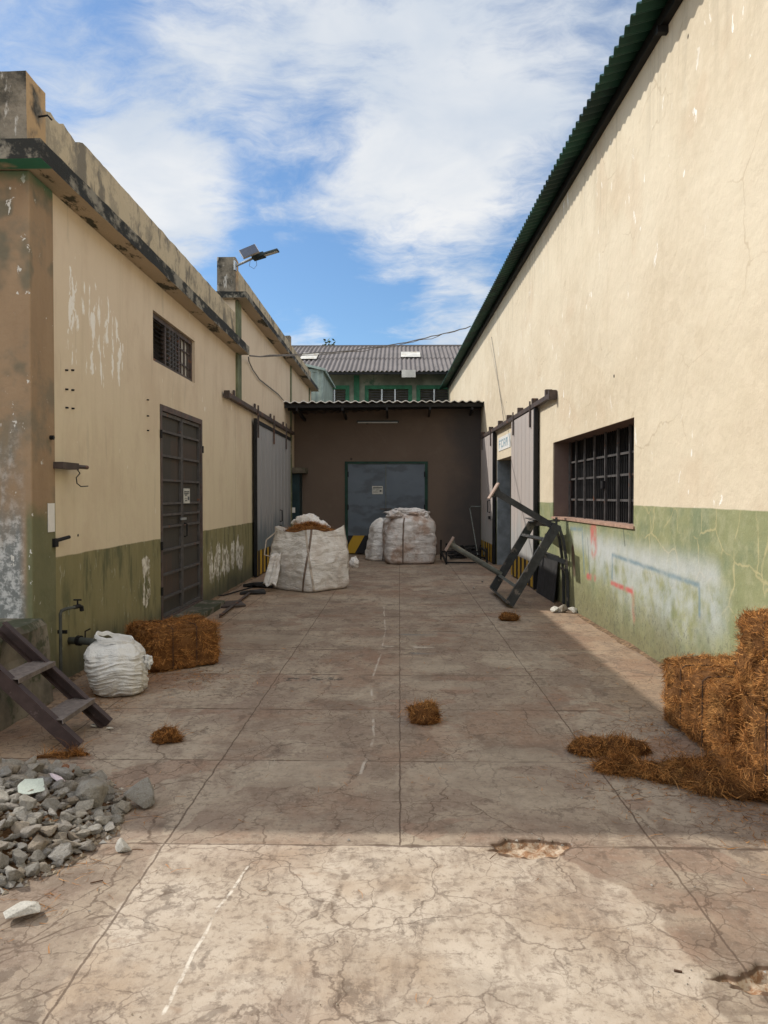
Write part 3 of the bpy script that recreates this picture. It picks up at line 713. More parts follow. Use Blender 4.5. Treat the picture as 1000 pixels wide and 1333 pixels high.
st = MB(); st.box(-2.88, -2.55, 9.15, 11.2, -.02, .075); st.build('step', M_PLINTH, wl, bevel=.01)

# ---- far left warehouse
w2 = thing('warehouse', (-6, 19, 0), 'taller cream warehouse at left with grey sliding door, green pilasters and thin dark cornice', 'warehouse')
SL0, SL1 = 15.0, 19.7
mb = MB(); wall_panel(mb, mL, 13.46, 25.1, 0, 5.04, .3, [(15.2, 19.5, 0, 3.05)]); weld_build(mb, 'wall', M_LEFT, w2)
MB().box(-9.5, -3.2, 13.46, 13.7, 0, 5.04).build('wall', M_PARA, w2)
slab([(-9.5, 13.33), (-2.655, 13.33), (-2.655, 25.3), (-9.5, 25.3)], 5.043, 5.15, .15, 'cornice', M_MOLD, w2, .007, 20)
parapet(-2.89, .16, 13.5, 25.1, 5.145, lambda s: (5.645+.008*mnoise.noise((s*3, 1, 1)),)*2, 'parapet', M_PARA, w2)
slab([(-3.2, 13.48), (-2.872, 13.48), (-2.872, 13.75), (-3.2, 13.75)], 5.14, 5.79, .07, 'parapet_post', M_POST, w2, .012, 30)
slab([(-3.05, 20.2), (-2.87, 20.2), (-2.87, 20.45), (-3.05, 20.45)], 5.14, 5.82, .07, 'parapet_post', M_POST, w2, .012, 33)
MB().box(-9.4, -3.06, 13.7, 25.1, 5.152, 5.24).build('roof', M_MOLD, w2)
M_PILG = plain('mossy_green_pilaster', (.17, .19, .115), .9, .4, 3, 0, alt=((.33, .30, .22), .58))
MB().box(XL-.05, XL+.035, 13.5, 13.85, 3.31, 5.04).build('pilaster', M_PILG, w2)
for yy in (20.3, 24.5): MB().box(XL-.05, XL+.03, yy-.07, yy+.07, 0, 5.04).build('pilaster', M_PILG, w2)
room(w2, 'inner_wall', -9.2, -3.19, 13.71, 25.0, 0, 5.0)
rl = MB(); rl.box(XL+.02, XL+.10, 12.5, 20.35, 3.225, 3.30); rl.box(XL+.03, XL+.12, 12.45, 12.5, 3.2, 3.32)
for yy in (13.2, 15.1, 16.95, 18.8, 20.1): rl.box(XL+.02, XL+.05, yy-.04, yy+.04, 3.30, 3.42)
rl.build('door_rail', M_RUST, w2)
sd = MB(); sd.box(XL+.045, XL+.085, SL0, 17.36, .03, 3.10); sd.box(XL+.045, XL+.085, 17.38, SL1, .03, 3.10)
for k in range(1, 9):
    yy = SL0+(SL1-SL0)*k/9; sd.box(XL+.085, XL+.094, yy-.012, yy+.012, .05, 3.07)
slide = sd.build('sliding_door', M_SLIDE_L, w2)
e = MB(); e.box(XL+.04, XL+.10, SL0-.06, SL0-.001, .02, 3.12); e.box(XL+.086, XL+.10, SL0, SL1, 3.02, 3.10); e.build('edge_bar', M_IRON, slide)
for yy in (15.05, 16.95, 18.8): MB().box(XL+.10, XL+.125, yy-.03, yy+.03, 2.75, 3.38).build('hanger', M_RUST, slide)
MB().tube([(XL+.09, 17.9, 1.28), (XL+.14, 17.9, 1.27), (XL+.14, 17.9, 1.02), (XL+.09, 17.9, 1.01)], .014, 8).build('handle', M_IRON, slide)
MB().box(XL+.09, XL+.12, 17.8, 17.95, .86, .93).build('bolt', M_IRON, slide)

# ---- long right warehouse
wr = thing('warehouse', (6, 12, 0), 'long sunlit cream warehouse at right with green dado, faded mural and green corrugated eave', 'warehouse')
mR = lambda s, d, z: (XR(s)+d, s, z)
WINR = (8.18, 12.07, 1.28, 2.435); OPR = (15.4, 18.0, 0, 2.44)
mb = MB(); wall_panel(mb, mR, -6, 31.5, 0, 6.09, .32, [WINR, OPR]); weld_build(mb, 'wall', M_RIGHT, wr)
mb = MB(); mb.box(2.02, 11, 31.5, 31.8, 0, 6.14); mb.box(10.7, 11, -6, 31.5, 0, 6.14); mb.build('wall', M_ROOM, wr)
mb = MB(); x0r = XR(0)
mb.add([(XR(-6)+.33, -6, 6.07), (11, -6, 8.3), (11, 31.8, 8.3), (XR(31.8)+.33, 31.8, 6.07)], [(0, 1, 2, 3)]); mb.build('ceiling', M_ROOM, wr)
corr((XR(-6.2)-.345, -6.2, 6.05), (XR(32)-XR(-6.2), 38.2, 0), (8.6, 0, 2.3), (-.26, 0, .97), .17, .024, 'roof', M_GREENSHEET, wr, th=.01, sub=8)
pu = MB(); a = Vector((XR(-6)-.035, -6, 6.035)); b = Vector((XR(31.4)-.035, 31.4, 6.035)); pu.bar(a, b, .07, .11); pu.build('purlin', M_IRON, wr)
for yy in (7.3, 3.0): MB().box(XR(yy)-.10, XR(yy), yy-.03, yy+.03, 5.91, 5.975).build('rafter_end', M_IRON, wr)
# barred window, deep set
y0, y1, z0, z1 = WINR; D = .235
gb = MB()
for u in (740, 748.5, 759.4, 772, 786, 802, 817.6, 832):
    yy = 2873/(u-500)
    if y0 < yy < y1: gb.box(XR(yy)+D-.012, XR(yy)+D+.012, yy-.016, yy+.016, z0, z1)
def rbar(mb, ya, yb, d, z, w, h): mb.bar((XR(ya)+d, ya, z), (XR(yb)+d, yb, z), w, h)
for zz in (1.55, 1.86, 2.12): rbar(gb, y0, y1, D+.026, zz, .012, .028)
win = gb.build('window', M_BAR, wr)
fb = MB()
for k in range(46):
    yy = y0+.04+(y1-y0-.08)*k/45; fb.box(XR(yy)+D+.045, XR(yy)+D+.057, yy-.007, yy+.007, z0, z1)
fb.build('grille', M_IRON, win)
bp = MB(); bp.bar((XR(y0)+D+.11, y0, 1.86), (XR(y1)+D+.11, y1, 1.86), .01, 1.15); bp.build('pane', M_IRON, win)
sl = MB(); sl.bar((XR(y0-.04)+.085, y0-.04, z0-.012), (XR(y1+.02)+.085, y1+.02, z0-.012), .21, .03); 
sl.build('sill', plain('worn_brick_sill', (.40, .25, .18), .9, .3, 9, 0, bump=.6), win)
MB().box(XR(10.05)+D-.05, XR(10.05)+D-.014, 10.0, 10.1, 1.70, 1.80).build('padlock', M_IRON, win)
# sliding door: rail, two leaves
rl = MB(); rbar(rl, 11.83, 20.5, -.065, 3.15, .07, .075)
for yy in (12.2, 13.3, 14.7, 16.0, 17.2, 18.7, 20.2): rl.box(XR(yy)-.10, XR(yy), yy-.05, yy+.05, 3.16, 3.28)
rl.bar((XR(11.83)-.07, 11.78, 3.15), (XR(11.83)-.07, 11.86, 3.15), .12, .14)
rl.build('door_rail', M_RUST, wr)
def leaf(ya, yb, name):
    m_ = MB(); m_.bar((XR(ya)-.065, ya, 1.56), (XR(yb)-.065, yb, 1.56), .04, 3.06)
    n = 6
    for k in range(1, n):
        yy = ya+(yb-ya)*k/n; m_.box(XR(yy)-.088, XR(yy)-.084, yy-.006, yy+.006, .1, 3.05)
    o = m_.build(name, M_SLIDE_R, wr)
    ed = MB()
    for e0, e1 in ((ya-.10, ya-.001),): ed.bar((XR(e0)-.06, e0, 1.56), (XR(e1)-.06, e1, 1.56), .06, 3.10)
    ed.build('edge_bar', M_IRON, o)
    for yy in (ya+.25, yb-.3): MB().box(XR(yy)-.115, XR(yy)-.095, yy-.03, yy+.03, 2.8, 3.25).build('hanger', M_RUST, o)
    return o
leaf(13.2, 15.5, 'sliding_door'); fl_ = leaf(18.15, 20.25, 'sliding_door')
MB().tube([(XR(18.5)-.09, 18.5, 1.5), (XR(18.5)-.15, 18.5, 1.49), (XR(18.5)-.15, 18.5, 1.22), (XR(18.5)-.09, 18.5, 1.21)], .014, 8).build('handle', M_IRON, fl_)
MB().box(XR(18.5)-.13, XR(18.5)-.09, 18.4, 18.6, 1.05, 1.12).build('bolt', M_IRON, fl_)
jb = MB(); jb.box(XR(18)+.0, XR(18)+.30, 17.955, 17.995, 0, 2.43); jb.build('door_jamb', plain('blue_grey_jamb_paint', (.20, .23, .25), .8, .3, 4), wr)
room(wr, 'inner_wall', 3.0, 10.69, -5.9, 31.4, 0, 6.1)
MB().tube([(XR(8.9)+.05, 8.9, 2.98), (XR(8.9)-.004, 8.9, 2.98)], .018, 8).build('pipe_hole', M_IRON, wr)

# ---- rear building across the end of the alley, with canopy
rb = thing('rear_building', (0, 23, 0), 'brown plastered building closing the alley, with grey double door and lean-to canopy', 'building')
YB = 21.0; DB = (-1.47, .756, 0, 2.52)
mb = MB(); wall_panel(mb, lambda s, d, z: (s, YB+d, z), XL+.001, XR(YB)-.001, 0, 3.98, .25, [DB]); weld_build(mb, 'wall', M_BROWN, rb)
fr_ = MB(); fr_.box(DB[0]-.02, DB[0]+.06, YB-.03, YB+.05, 0, DB[3]+.03); fr_.box(DB[1]-.06, DB[1]+.02, YB-.03, YB+.05, 0, DB[3]+.03); fr_.box(DB[0]+.06, DB[1]-.06, YB-.03, YB+.05, DB[3]-.03, DB[3]+.03)
dr = fr_.build('door', M_GREENFRAME, rb)
xm = -.37
for a, b in ((DB[0]+.065, xm-.008), (xm+.008, DB[1]-.065)):
    lf = MB(); lf.box(a, b, YB+.01, YB+.03, .04, DB[3]-.035)
    for zz in (.53, 1.12, 1.9): lf.box(a, b, YB+.004, YB+.0099, zz-.02, zz+.02)
    lf.box(a, a+.03, YB+.003, YB+.0099, .05, DB[3]-.04); lf.box(b-.03, b, YB+.003, YB+.0099, .05, DB[3]-.04)
    lf.build('leaf', M_REARDOOR, dr)
MB().tube([(xm+.06, YB+.0, 1.15), (xm+.06, YB-.05, 1.15), (xm+.06, YB-.05, .95), (xm+.06, YB, .95)], .012, 8).build('handle', M_IRON, dr)
cz0, cz1 = 3.95, 4.10
mb = MB(); n = 36; wav = .014
CA = Vector((XL+.002, 19.1, 3.93)); CB = Vector((XR(20.4)-.004, 20.4, 4.10))
mb = MB(); cw = corr(CA, CB-CA, (0, 2.4, -.10), (0, 0, 1), .22, .022, 'canopy', M_CANSHEET, rb, th=.012)
corr(CA+Vector((0, -.03, .022)), CB-CA, (0, .16, -.006), (0, 0, 1), .22, .022, 'canopy_edge_highlight', M_WHITE, cw, th=.02)  # added white strip; the sunlit edge is put into its colour
b1 = MB()
for t in (.12, .75): b1.bar(CA+Vector((0, t, -.075)), CB+Vector((0, t*.6, -.075)), .06, .09)
b1.build('purlin', M_IRON, cw)
for k in range(5):
    q0 = CA.lerp(CB, .06+.22*k); MB().bar(q0+Vector((0, .05, -.165)), (q0.x, YB, q0.z-.26), .05, .08).build('rafter', M_IRON, cw)
MB().box(XL-2, XR(22)+.5, YB+.25, 31, 3.55, 3.68).build('roof', M_MOLD, rb)
tl = thing('tube_light', (-.75, YB-.1, 3.63), 'thin white fluorescent tube on the brown wall under the canopy', 'lamp')
MB().box(-1.16, -.02, YB-.06, YB-.002, 3.60, 3.66).build('casing', M_LAMPBODY, tl); MB().tube([(-1.13, YB-.085, 3.605), (-.05, YB-.085, 3.605)], .018, 10).build('tube', M_TUBE, tl)
# cabinet in the left corner
cb = thing('conduit_cabinet', (-2.76, 20.7, 0), 'narrow teal black cabinet with concrete cap in the left rear corner', 'cabinet')
MB().box(XL+.001, -2.66, 20.45, YB-.001, 0, 2.21).build('body', M_TEAL, cb)
MB().box(XL+.001, -2.50, 20.30, YB-.001, 2.212, 2.36).build('cap', M_PLINTH, cb, bevel=.01)
MB().box(-2.86, -2.78, 20.42, 20.449, 1.16, 1.30).build('switch', M_WHITE, cb); MB().box(-2.77, -2.72, 20.425, 20.449, .93, .98).build('switch', M_WHITE, cb)

# ---- far green building with the grey roof
fb_ = thing('far_building', (0, 34, 0), 'distant green walled building with louvred windows under a grey corrugated roof', 'building')
YF = 32.5; sc_ = YF/1000
wz = []
for u0, u1 in ((421, 450), (480, 531.5), (547, 583)): wz.append(((u0-U0)*sc_, (u1-U0)*sc_, 4.6, H+(V0-507)*sc_))
mb = MB(); wall_panel(mb, lambda s, d, z: (s, YF+d, z), -9, 9, 0, 7.0, .25, wz); weld_build(mb, 'wall', M_FARWALL, fb_)
for a, b, c, d in wz:
    f_ = MB()
    for e0, e1 in ((a-.16, a), (b, b+.16)): f_.box(e0, e1, YF-.03, YF+.02, c, d+.16)
    f_.box(a, b, YF-.03, YF+.02, d, d+.16)
    w_ = f_.build('window', M_GREENPAINT, fb_)
    l_ = MB()
    for k in range(14): l_.bar((a, YF+.09, c+.07+k*.105), (b, YF+.09, c+.07+k*.105), .075, .014, (0, -.7, 1))
    nm = 2 if b-a > 1.2 else 1
    l_.build('louvre', M_LOUVRE, w_)
    mu = MB()
    for k in range(1, nm+1): xx = a+(b-a)*k/(nm+1); mu.box(xx-.03, xx+.03, YF+.01, YF+.05, c, d)
    mu.build('mullion', M_GALV, w_)
MB().box((461-U0)*sc_, (468-U0)*sc_, YF-.05, YF+.02, 0, 6.7).build('pilaster', M_GREENPAINT, fb_)
corr((-9.5, 31.4, 6.70), (19, 0, 0), (0, 2.7, 1.02), (0, -.35, .94), .19, .03, 'roof', M_ROOF, fb_, sub=8)
corr((-9.5, 33.9, 7.67), (19, 0, 0), (0, 2.9, 1.09), (0, -.35, .94), .19, .03, 'roof', M_ROOF, fb_, sub=8)
MB().box(-9.5, 9.5, 36.7, 36.95, 8.62, 8.80).build('roof', M_ROOF, fb_)
MB().box(-9.5, 9.5, 36.8, 37, 0, 8.62).build('wall', M_FARWALL, fb_)
M_TRANS = plain('pale_roof_light_sheet', (.62, .60, .54), .6, .2, 2.5, 0, alt=((.42, .36, .26), .56))
def rsheet(u0, u1, v0, v1):
    y0, y1 = 34.0, 36.4
    def z(y): return 6.70+(y-31.4)*.378+.075
    ya = 31.4
    # solve distance for each image row on the roof slope
    def yy(v): 
        k = (V0-v)/1000; return (H-6.70-.075+31.4*.378)/(k-.378)*-1 if False else (6.70+.075-31.4*.378-H)/(k-.378)
    a, b = yy(v1), yy(v0); mb = MB()
    xa, xb = (u0-U0)*(a+b)/2000, (u1-U0)*(a+b)/2000
    mb.prism([(xa, a, z(a)), (xb, a, z(a)), (xb, b, z(b)), (xa, b, z(b))], (0, -.006, .012)); return mb.build('skylight_sheet', M_TRANS, fb_)
rsheet(522, 547, 459, 465.5); rsheet(393, 414, 460, 467.5)
MB().box((523-U0)*.0314, (541-U0)*.0314, 31.36, 31.39, 6.44, 6.74).build('skylight_sheet', M_TRANS, fb_)
MB().box(-9.5, 9.5, 31.44, 31.5, 6.58, 6.66).build('purlin', M_IRON, fb_)
# ---- metal clad shed behind the left cornice
cs = thing('clad_shed', (-4.5, 27, 0), 'pale green ribbed metal shed end behind the left cornice', 'shed')
corr((-7, 26.0, 3.4), (4.43, 0, 0), (0, 0, 2.5), (0, -1, 0), .20, .022, 'cladding', M_CLAD, cs, sub=6)
MB().box(-7, -2.6, 26.03, 30, 3.0, 5.9).build('wall', M_CLAD, cs)
mb = MB(); mb.prism([(-7.1, 25.85, 6.9), (-2.5, 25.85, 5.82), (-2.5, 25.85, 5.90), (-7.1, 25.85, 6.98)], (0, 4.3, 0)); mb.build('roof', M_CLAD, cs)
mb = MB(); mb.prism([(-7, 25.98, 5.85), (-2.6, 25.98, 5.79), (-7, 25.98, 6.82)], (0, .05, 0)); mb.build('gable', M_CLAD, cs)

# ---- tree far behind
tr = thing('tree', (-4.3, 46, 0), 'treetop just showing above the distant grey roof ridge', 'tree')
MB().tube([(-4.3, 46, 0), (-4.25, 46, 4), (-4.3, 46.1, 8), (-4.2, 46, 10)], [.25, .2, .13, .05], 8).build('trunk', M_WOOD, tr)
LV = []; LF = []
for k in range(2600):
    c = Vector((random.gauss(0, .17), random.gauss(0, .3), random.gauss(0, .5)))
    p = Vector((-4.25, 46, 9.4))+c; a = Vector((random.gauss(0,1), random.gauss(0,1), random.gauss(0,1))).normalized()*.14
    b = a.cross(Vector((random.gauss(0,1), random.gauss(0,1), random.gauss(0,1)))).normalized()*.07
    o = len(LV); LV += [p-a, p+b, p+a, p-b]; LF.append((o, o+1, o+2, o+3))
mesh_obj('crown', LV, LF, plain('tree_foliage', (.05, .085, .03), .7, .4, 3), tr, recalc=False)

# ---- loading platform
pf = MB(); P = []
n = 14
for j, zz in enumerate((0, .2, .42, .60, .645)):
    for i in range(n+1):
        yy = 4.4+(5.93-4.4)*i/n
        P.append((-2.74+.035*mnoise.noise((yy*2.5, zz*4, 0))+.012*mnoise.noise((yy*9, zz*9, 3))-(.03 if j == 4 else 0)+(.03 if j == 0 else 0), yy, zz+(.012*mnoise.noise((yy*4, 0, 8)) if j > 2 else 0)))
pf.v = P; pf.f = [(j*(n+1)+i, j*(n+1)+i+1, (j+1)*(n+1)+i+1, (j+1)*(n+1)+i) for j in range(4) for i in range(n)]
o = len(pf.v); top = [4*(n+1)+i for i in range(n+1)]
pf.v += [(-9.5, 4.4, .65), (-9.5, 5.93, .65), (-9.5, 4.4, 0), (-9.5, 5.93, 0)]
pf.f += [tuple(top+[o+1, o]), tuple([j*(n+1) for j in range(5)]+[o, o+2]), tuple([o+3, o+1]+[j*(n+1)+n for j in range(4, -1, -1)]), (o, o+1, o+3, o+2)]
tag(recenter(pf.build('loading_platform', M_PLINTH), (-3, 5.2, 0)), 'rough stained concrete platform at the left front corner below the ochre pillar', 'platform')
MB_ = MB(); MB_.box(-2.9, -2.72, 5.935, 6.42, 0, .12)

# ---- steel stair
sr = thing('steel_stair', (-2.35, 5.0, 0), 'short brown steel stair with two treads leaning on the concrete platform', 'stair')
for yy, fl in ((4.74, 1), (5.27, -1)):
    c = MB(); up = Vector((.68, 0, .73))
    c.channel((-2.02, yy, .02), (-2.76, yy, .70), .05, .085, .009, up, fl); c.build('stringer', M_STAIR, sr)
for zz, xx in ((.20, -2.2), (.455, -2.475)):
    t = MB(); t.box(xx-.09, xx+.09, 4.75, 5.262, zz-.006, zz); t.box(xx+.084, xx+.09, 4.75, 5.262, zz-.03, zz-.006); t.build('tread', M_TREAD, sr)

# ---- standpipe and outlet pipe
sp = thing('standpipe', (-2.80, 6.22, 0), 'thin upright water pipe with garden tap beside the ochre pillar', 'tap')
MB().tube([(-2.79, 6.25, 0), (-2.79, 6.25, .63), (-2.785, 6.262, .655), (-2.77, 6.30, .665), (-2.73, 6.42, .665)], .014, 8).build('pipe', M_PIPE, sp)
t = MB(); t.tube([(-2.74, 6.40, .665), (-2.72, 6.46, .667), (-2.715, 6.49, .655), (-2.713, 6.495, .62)], .018, 8); t.tube([(-2.727, 6.44, .665), (-2.727, 6.44, .72)], .008, 6); t.tube([(-2.76, 6.44, .722), (-2.694, 6.44, .722)], .008, 6)
t.build('tap', M_IRON, sp)
MB().box(-2.86, -2.78, 6.346, 6.36, .45, .48).build('pipe_clip', M_IRON, sp)
op = thing('outlet_pipe', (-2.66, 6.6, 0), 'thick elbowed mossy pipe coming out of the olive wall behind the sack', 'pipe')
MB().tube([(XL-.02, 6.62, .34), (-2.78, 6.6, .345), (-2.66, 6.55, .345), (-2.60, 6.53, .32), (-2.575, 6.52, .26), (-2.57, 6.52, .0)], [.032, .032, .034, .034, .034, .034], 12).build('pipe', M_PIPE, op, smooth=True)
MB().tube([(-2.80, 6.605, .345), (-2.765, 6.595, .345)], .045, 12).build('flange', M_IRON, op)
MB().tube([(-2.72, 6.575, .37), (-2.72, 6.575, .43), (-2.67, 6.56, .455)], .007, 6).build('valve_lever', M_IRON, op)

# ------------------------------------------------------------------ cloth bags
def loft(name, ringf, nu, nv, mat, parent, cap_bottom=True, cap_top=False, thick=0, smooth=True):
    V_ = []; F_ = []
    for j in range(nv+1):
        for i in range(nu):
            V_.append(ringf(2*math.pi*i/nu, j/nv))
    for j in range(nv):
        for i in range(nu):
            a = j*nu+i; b = j*nu+(i+1) % nu; F_.append((a, b, b+nu, a+nu))
    if cap_bottom: F_.append(tuple(range(nu))[::-1])
    if cap_top: F_.append(tuple(nv*nu+i for i in range(nu)))
    return mesh_obj(name, V_, F_, mat, parent, smooth)
def sq(t, p):     # superellipse unit
    c, s_ = math.cos(t), math.sin(t); r = (abs(c)**p+abs(s_)**p)**(-1/p); return c*r, s_*r
def bulk_bag(cx, cy, rot, w, h, taper, bulge, wr, seed, mat, parent, openrim=True, gather=0, nv=70, nu=140, lean=(0, 0), hb=.8):
    cr, sr_ = math.cos(rot), math.sin(rot)
    def f(t, v):
        x, y = sq(t, (5-2.6*v) if gather else 8-1.5*v)
        s_ = w/2*(1+taper*(1-v)+bulge*math.sin(math.pi*min(v*1.05, 1)))
        if v < .05: s_ *= .93+.07*math.sin(v/.05*math.pi/2)
        z = h*v
        if gather and v > .80:
            k = (v-.80)/.20; s_ *= 1-gather*k**1.2; z = h*(.80+.20*math.sin(k*math.pi/2*.95))
            s_ *= 1+.10*math.sin(t*9+seed)*k+.06*math.sin(t*17+2)*k; z += .03*math.sin(t*7+seed)*k
        px, py = x*s_, y*s_
        P3 = Vector((px, py, z))
        q = P3*1.0+Vector((seed*3.1, seed, 0))
        d = wr*(hb*(.8*mnoise.noise((q.x*2.2, q.y*2.2, q.z*6+mnoise.noise(q*2)*2))+.5*mnoise.noise((q.x*4, q.y*4, q.z*13+3)))+.8*mnoise.noise(q*2.2)+.45*(1-abs(mnoise.noise((q.x*5+q.z*3, q.y*5, q.z*4)))*2))
        if openrim and v > .8: z += ((v-.8)/.2)**2*(.07*mnoise.noise((math.cos(t)*1.6, math.sin(t)*1.6, seed))+.07*abs(math.sin(2*t))**3)
        n = Vector((x, y, 0)).normalized()
        px += n.x*d; py += n.y*d; px += lean[0]*v; py += lean[1]*v
        if not openrim and v > .98: z += d
        return (cx+px*cr-py*sr_, cy+px*sr_+py*cr, max(z, .004) if v > 0 else .004)
    o = loft('fabric', f, nu, nv, mat, parent, cap_top=bool(gather))
    return f
def strap(f, t0, t1, v0, v1, w, name, mat, parent, off=.012, n=40):
    mb = MB(); pts = []
    for i in range(n+1):
        k = i/n; t = t0+(t1-t0)*k; v = v0+(v1-v0)*k
        p = Vector(f(t, v)); a = Vector(f(t-.03, v)); b = Vector(f(t+.03, v)); tn = (b-a).normalized(); nn = tn.cross(Vector((0, 0, 1))).normalized()
        p = p+nn*off; pts.append((p-tn*w/2, p+tn*w/2, p+tn*w/2-nn*.01, p-tn*w/2-nn*.01))
    for a in pts: mb.v += [tuple(x) for x in a]
    for i in range(n):
        for k in range(4): a = i*4+k; b = i*4+(k+1) % 4; mb.f.append((a, b, b+4, a+4))
    return mb.build(name, mat, parent)

def fibres(P, N, T, length, width, lift, mat, name, parent, segs=3, curl=.6):
    """ribbons lying along T from surface points P, lifting along N"""
    n = len(P); Lr = length*(.5+np.random.rand(n, 1)); pts = [P]; d = T.copy(); p = P.copy()
    for k in range(segs):
        d = d+curl*np.random.randn(n, 3)*.35+N*(lift*(.5-k/segs)*np.random.rand(n, 1)); d /= np.linalg.norm(d, axis=1, keepdims=True)
        p = p+d*Lr/segs; pts.append(p)
    W = np.cross(T, N+.6*np.random.randn(n, 3)); W /= np.linalg.norm(W, axis=1, keepdims=True)+1e-9; W *= width*(.5+np.random.rand(n, 1))
    rows = []
    for k, q in enumerate(pts):
        w = W*(1-.55*k/segs); rows += [q-w/2, q+w/2]
    Vv = np.stack(rows, 1).reshape(-1, 3); m_ = 2*(segs+1)
    base = (np.arange(n)*m_)[:, None]
    Fv = np.concatenate([np.stack([base[:, 0]+2*k, base[:, 0]+2*k+1, base[:, 0]+2*k+3, base[:, 0]+2*k+2], 1) for k in range(segs)], 0)
    o = mesh_obj(name, Vv, Fv, mat, parent); return o
def bale(cx, cy, z0, lx, ly, lz, rot, seed, nf, label, group, mats=(M_COIR, M_CORE), ropes=2, length=.038, width=.0024):
    th = thing('coir_bale', (cx, cy, z0), label, 'bale', group)
    cr, sr_ = math.cos(rot), math.sin(rot)
    def disp(p, n):
        q = p*1.0+Vector((seed*5.3, seed, seed*2)); 
        a = .022*mnoise.noise(q*5)+.018*mnoise.noise(Vector((q.x*7, q.y*7, q.z*20)))+.022*mnoise.noise(q*15)
        for k in range(ropes):
            yy = ly*((k+1)/(ropes+1)-.5); a -= .018*math.exp(-((p.y-yy)/.03)**2)
        e = [abs(p.x)/(lx/2), abs(p.y)/(ly/2), abs(p.z-lz/2)/(lz/2)]; e.sort()
        r = max(0, e[1]-.82)/.18; return a-.05*r*r*(1+1.2*mnoise.noise(q*4))
    def W(p): return Vector((cx+p.x*cr-p.y*sr_, cy+p.x*sr_+p.y*cr, z0+p.z))
    mb = MB(); res = .022
    faces = [((1,0,0),(0,1,0),(0,0,1),lx,ly,lz), ((-1,0,0),(0,1,0),(0,0,1),lx,ly,lz), ((0,1,0),(1,0,0),(0,0,1),ly,lx,lz), ((0,-1,0),(1,0,0),(0,0,1),ly,lx,lz), ((0,0,1),(1,0,0),(0,1,0),lz,lx,ly), ((0,0,-1),(1,0,0),(0,1,0),lz,lx,ly)]
    for n, u, v, dn, du, dv in faces:
        n, u, v = Vector(n), Vector(u), Vector(v); a, b = max(2, int(du/res)), max(2, int(dv/res)); o = len(mb.v)
        for j in range(b+1):
            for i in range(a+1):
                p = n*dn/2+u*du*(i/a-.5)+v*dv*(j/b-.5)+Vector((0, 0, lz/2)); dd = disp(p, n); c = (p-Vector((0, 0, lz/2)))
                dirn = Vector((c.x/lx, c.y/ly, c.z/lz)); m_ = max(abs(dirn.x), abs(dirn.y), abs(dirn.z)); dirn = Vector([k if abs(k) > m_*.9 else 0 for k in dirn]).normalized()
                q = p+dirn*dd; q.z = max(q.z, 0.002); mb.v.append(tuple(W(q)))
        for j in range(b):
            for i in range(a): k = o+j*(a+1)+i; mb.f.append((k, k+1, k+a+2, k+a+1))
    core = weld_build(mb, 'bale_core', mats[1], th)
    core.data.polygons.foreach_set('use_smooth', [True]*len(core.data.polygons))
    ar = [ly*lz, ly*lz, lx*lz, lx*lz, lx*ly]; tot = sum(ar); P = []; N = []; T = []
    for (n, u, v, dn, du, dv), A in zip(faces[:5], ar):
        n, u, v = Vector(n), Vector(u), Vector(v)
        for _ in range(int(nf*A/tot)):
            p = n*dn/2+u*du*(random.random()-.5)+v*dv*(random.random()-.5)+Vector((0, 0, lz/2))
            pit = mnoise.noise(Vector((p.x*9+seed*3, p.y*9, p.z*17)))+.6*mnoise.noise(p*24)
            if pit < -.12 and random.random() < .85: continue
            p += n*(disp(p, n)+.004+max(0, pit)*.012)
            q = p*1+Vector((seed*7, 0, 0)); a = 4.5*mnoise.noise(q*4.5)+2.2*mnoise.noise(q*11)+random.gauss(0, .45)
            if n.z < .5: t = u*math.cos(a)*1.5+v*math.sin(a)*.7
            else: t = u*math.cos(a)+v*math.sin(a)
            t = t.normalized()+n*random.uniform(0, .25)
            def rt(d): return (d.x*cr-d.y*sr_, d.x*sr_+d.y*cr, d.z)
            P.append(tuple(W(p))); N.append(rt(n)); T.append(rt(t))
    fibres(np.array(P), np.array(N), np.array(T), length, width, .10, mats[0], 'fibre_coat', th, curl=.9)
    if ropes:
        for k in range(ropes):
            yy = ly*((k+1)/(ropes+1)-.5); e = .004
            MB().tube([W(Vector(p)) for p in ((-lx/2-e, yy, .02), (-lx/2-e, yy, lz-.02), (-lx/2+.03, yy, lz+e), (lx/2-.03, yy, lz+e), (lx/2+e, yy, lz-.02), (lx/2+e, yy, .02))], .005, 5).build('twine', M_WOOD, th)
    return th
bale(-2.156, 7.235, .0, .55, .70, .40, R(-50), 1, 16000, 'brown coir bale in the shade beside the white sack by the steel door', 'coir bales', (M_COIR, M_CORE), 2, .05)
bale(2.20, 5.02, .0, .60, .98, .46, R(3), 2, 42000, 'low single coir bale by the mural wall with a bark strip on top', 'coir bales')
bale(2.215, 3.84, .0, .60, 1.08, .48, R(-2), 3, 42000, 'lower coir bale of the two-bale stack at the right edge', 'coir bales')
bale(2.19, 3.83, .487, .60, 1.02, .48, R(2), 4, 42000, 'upper coir bale resting on another at the right edge', 'coir bales')

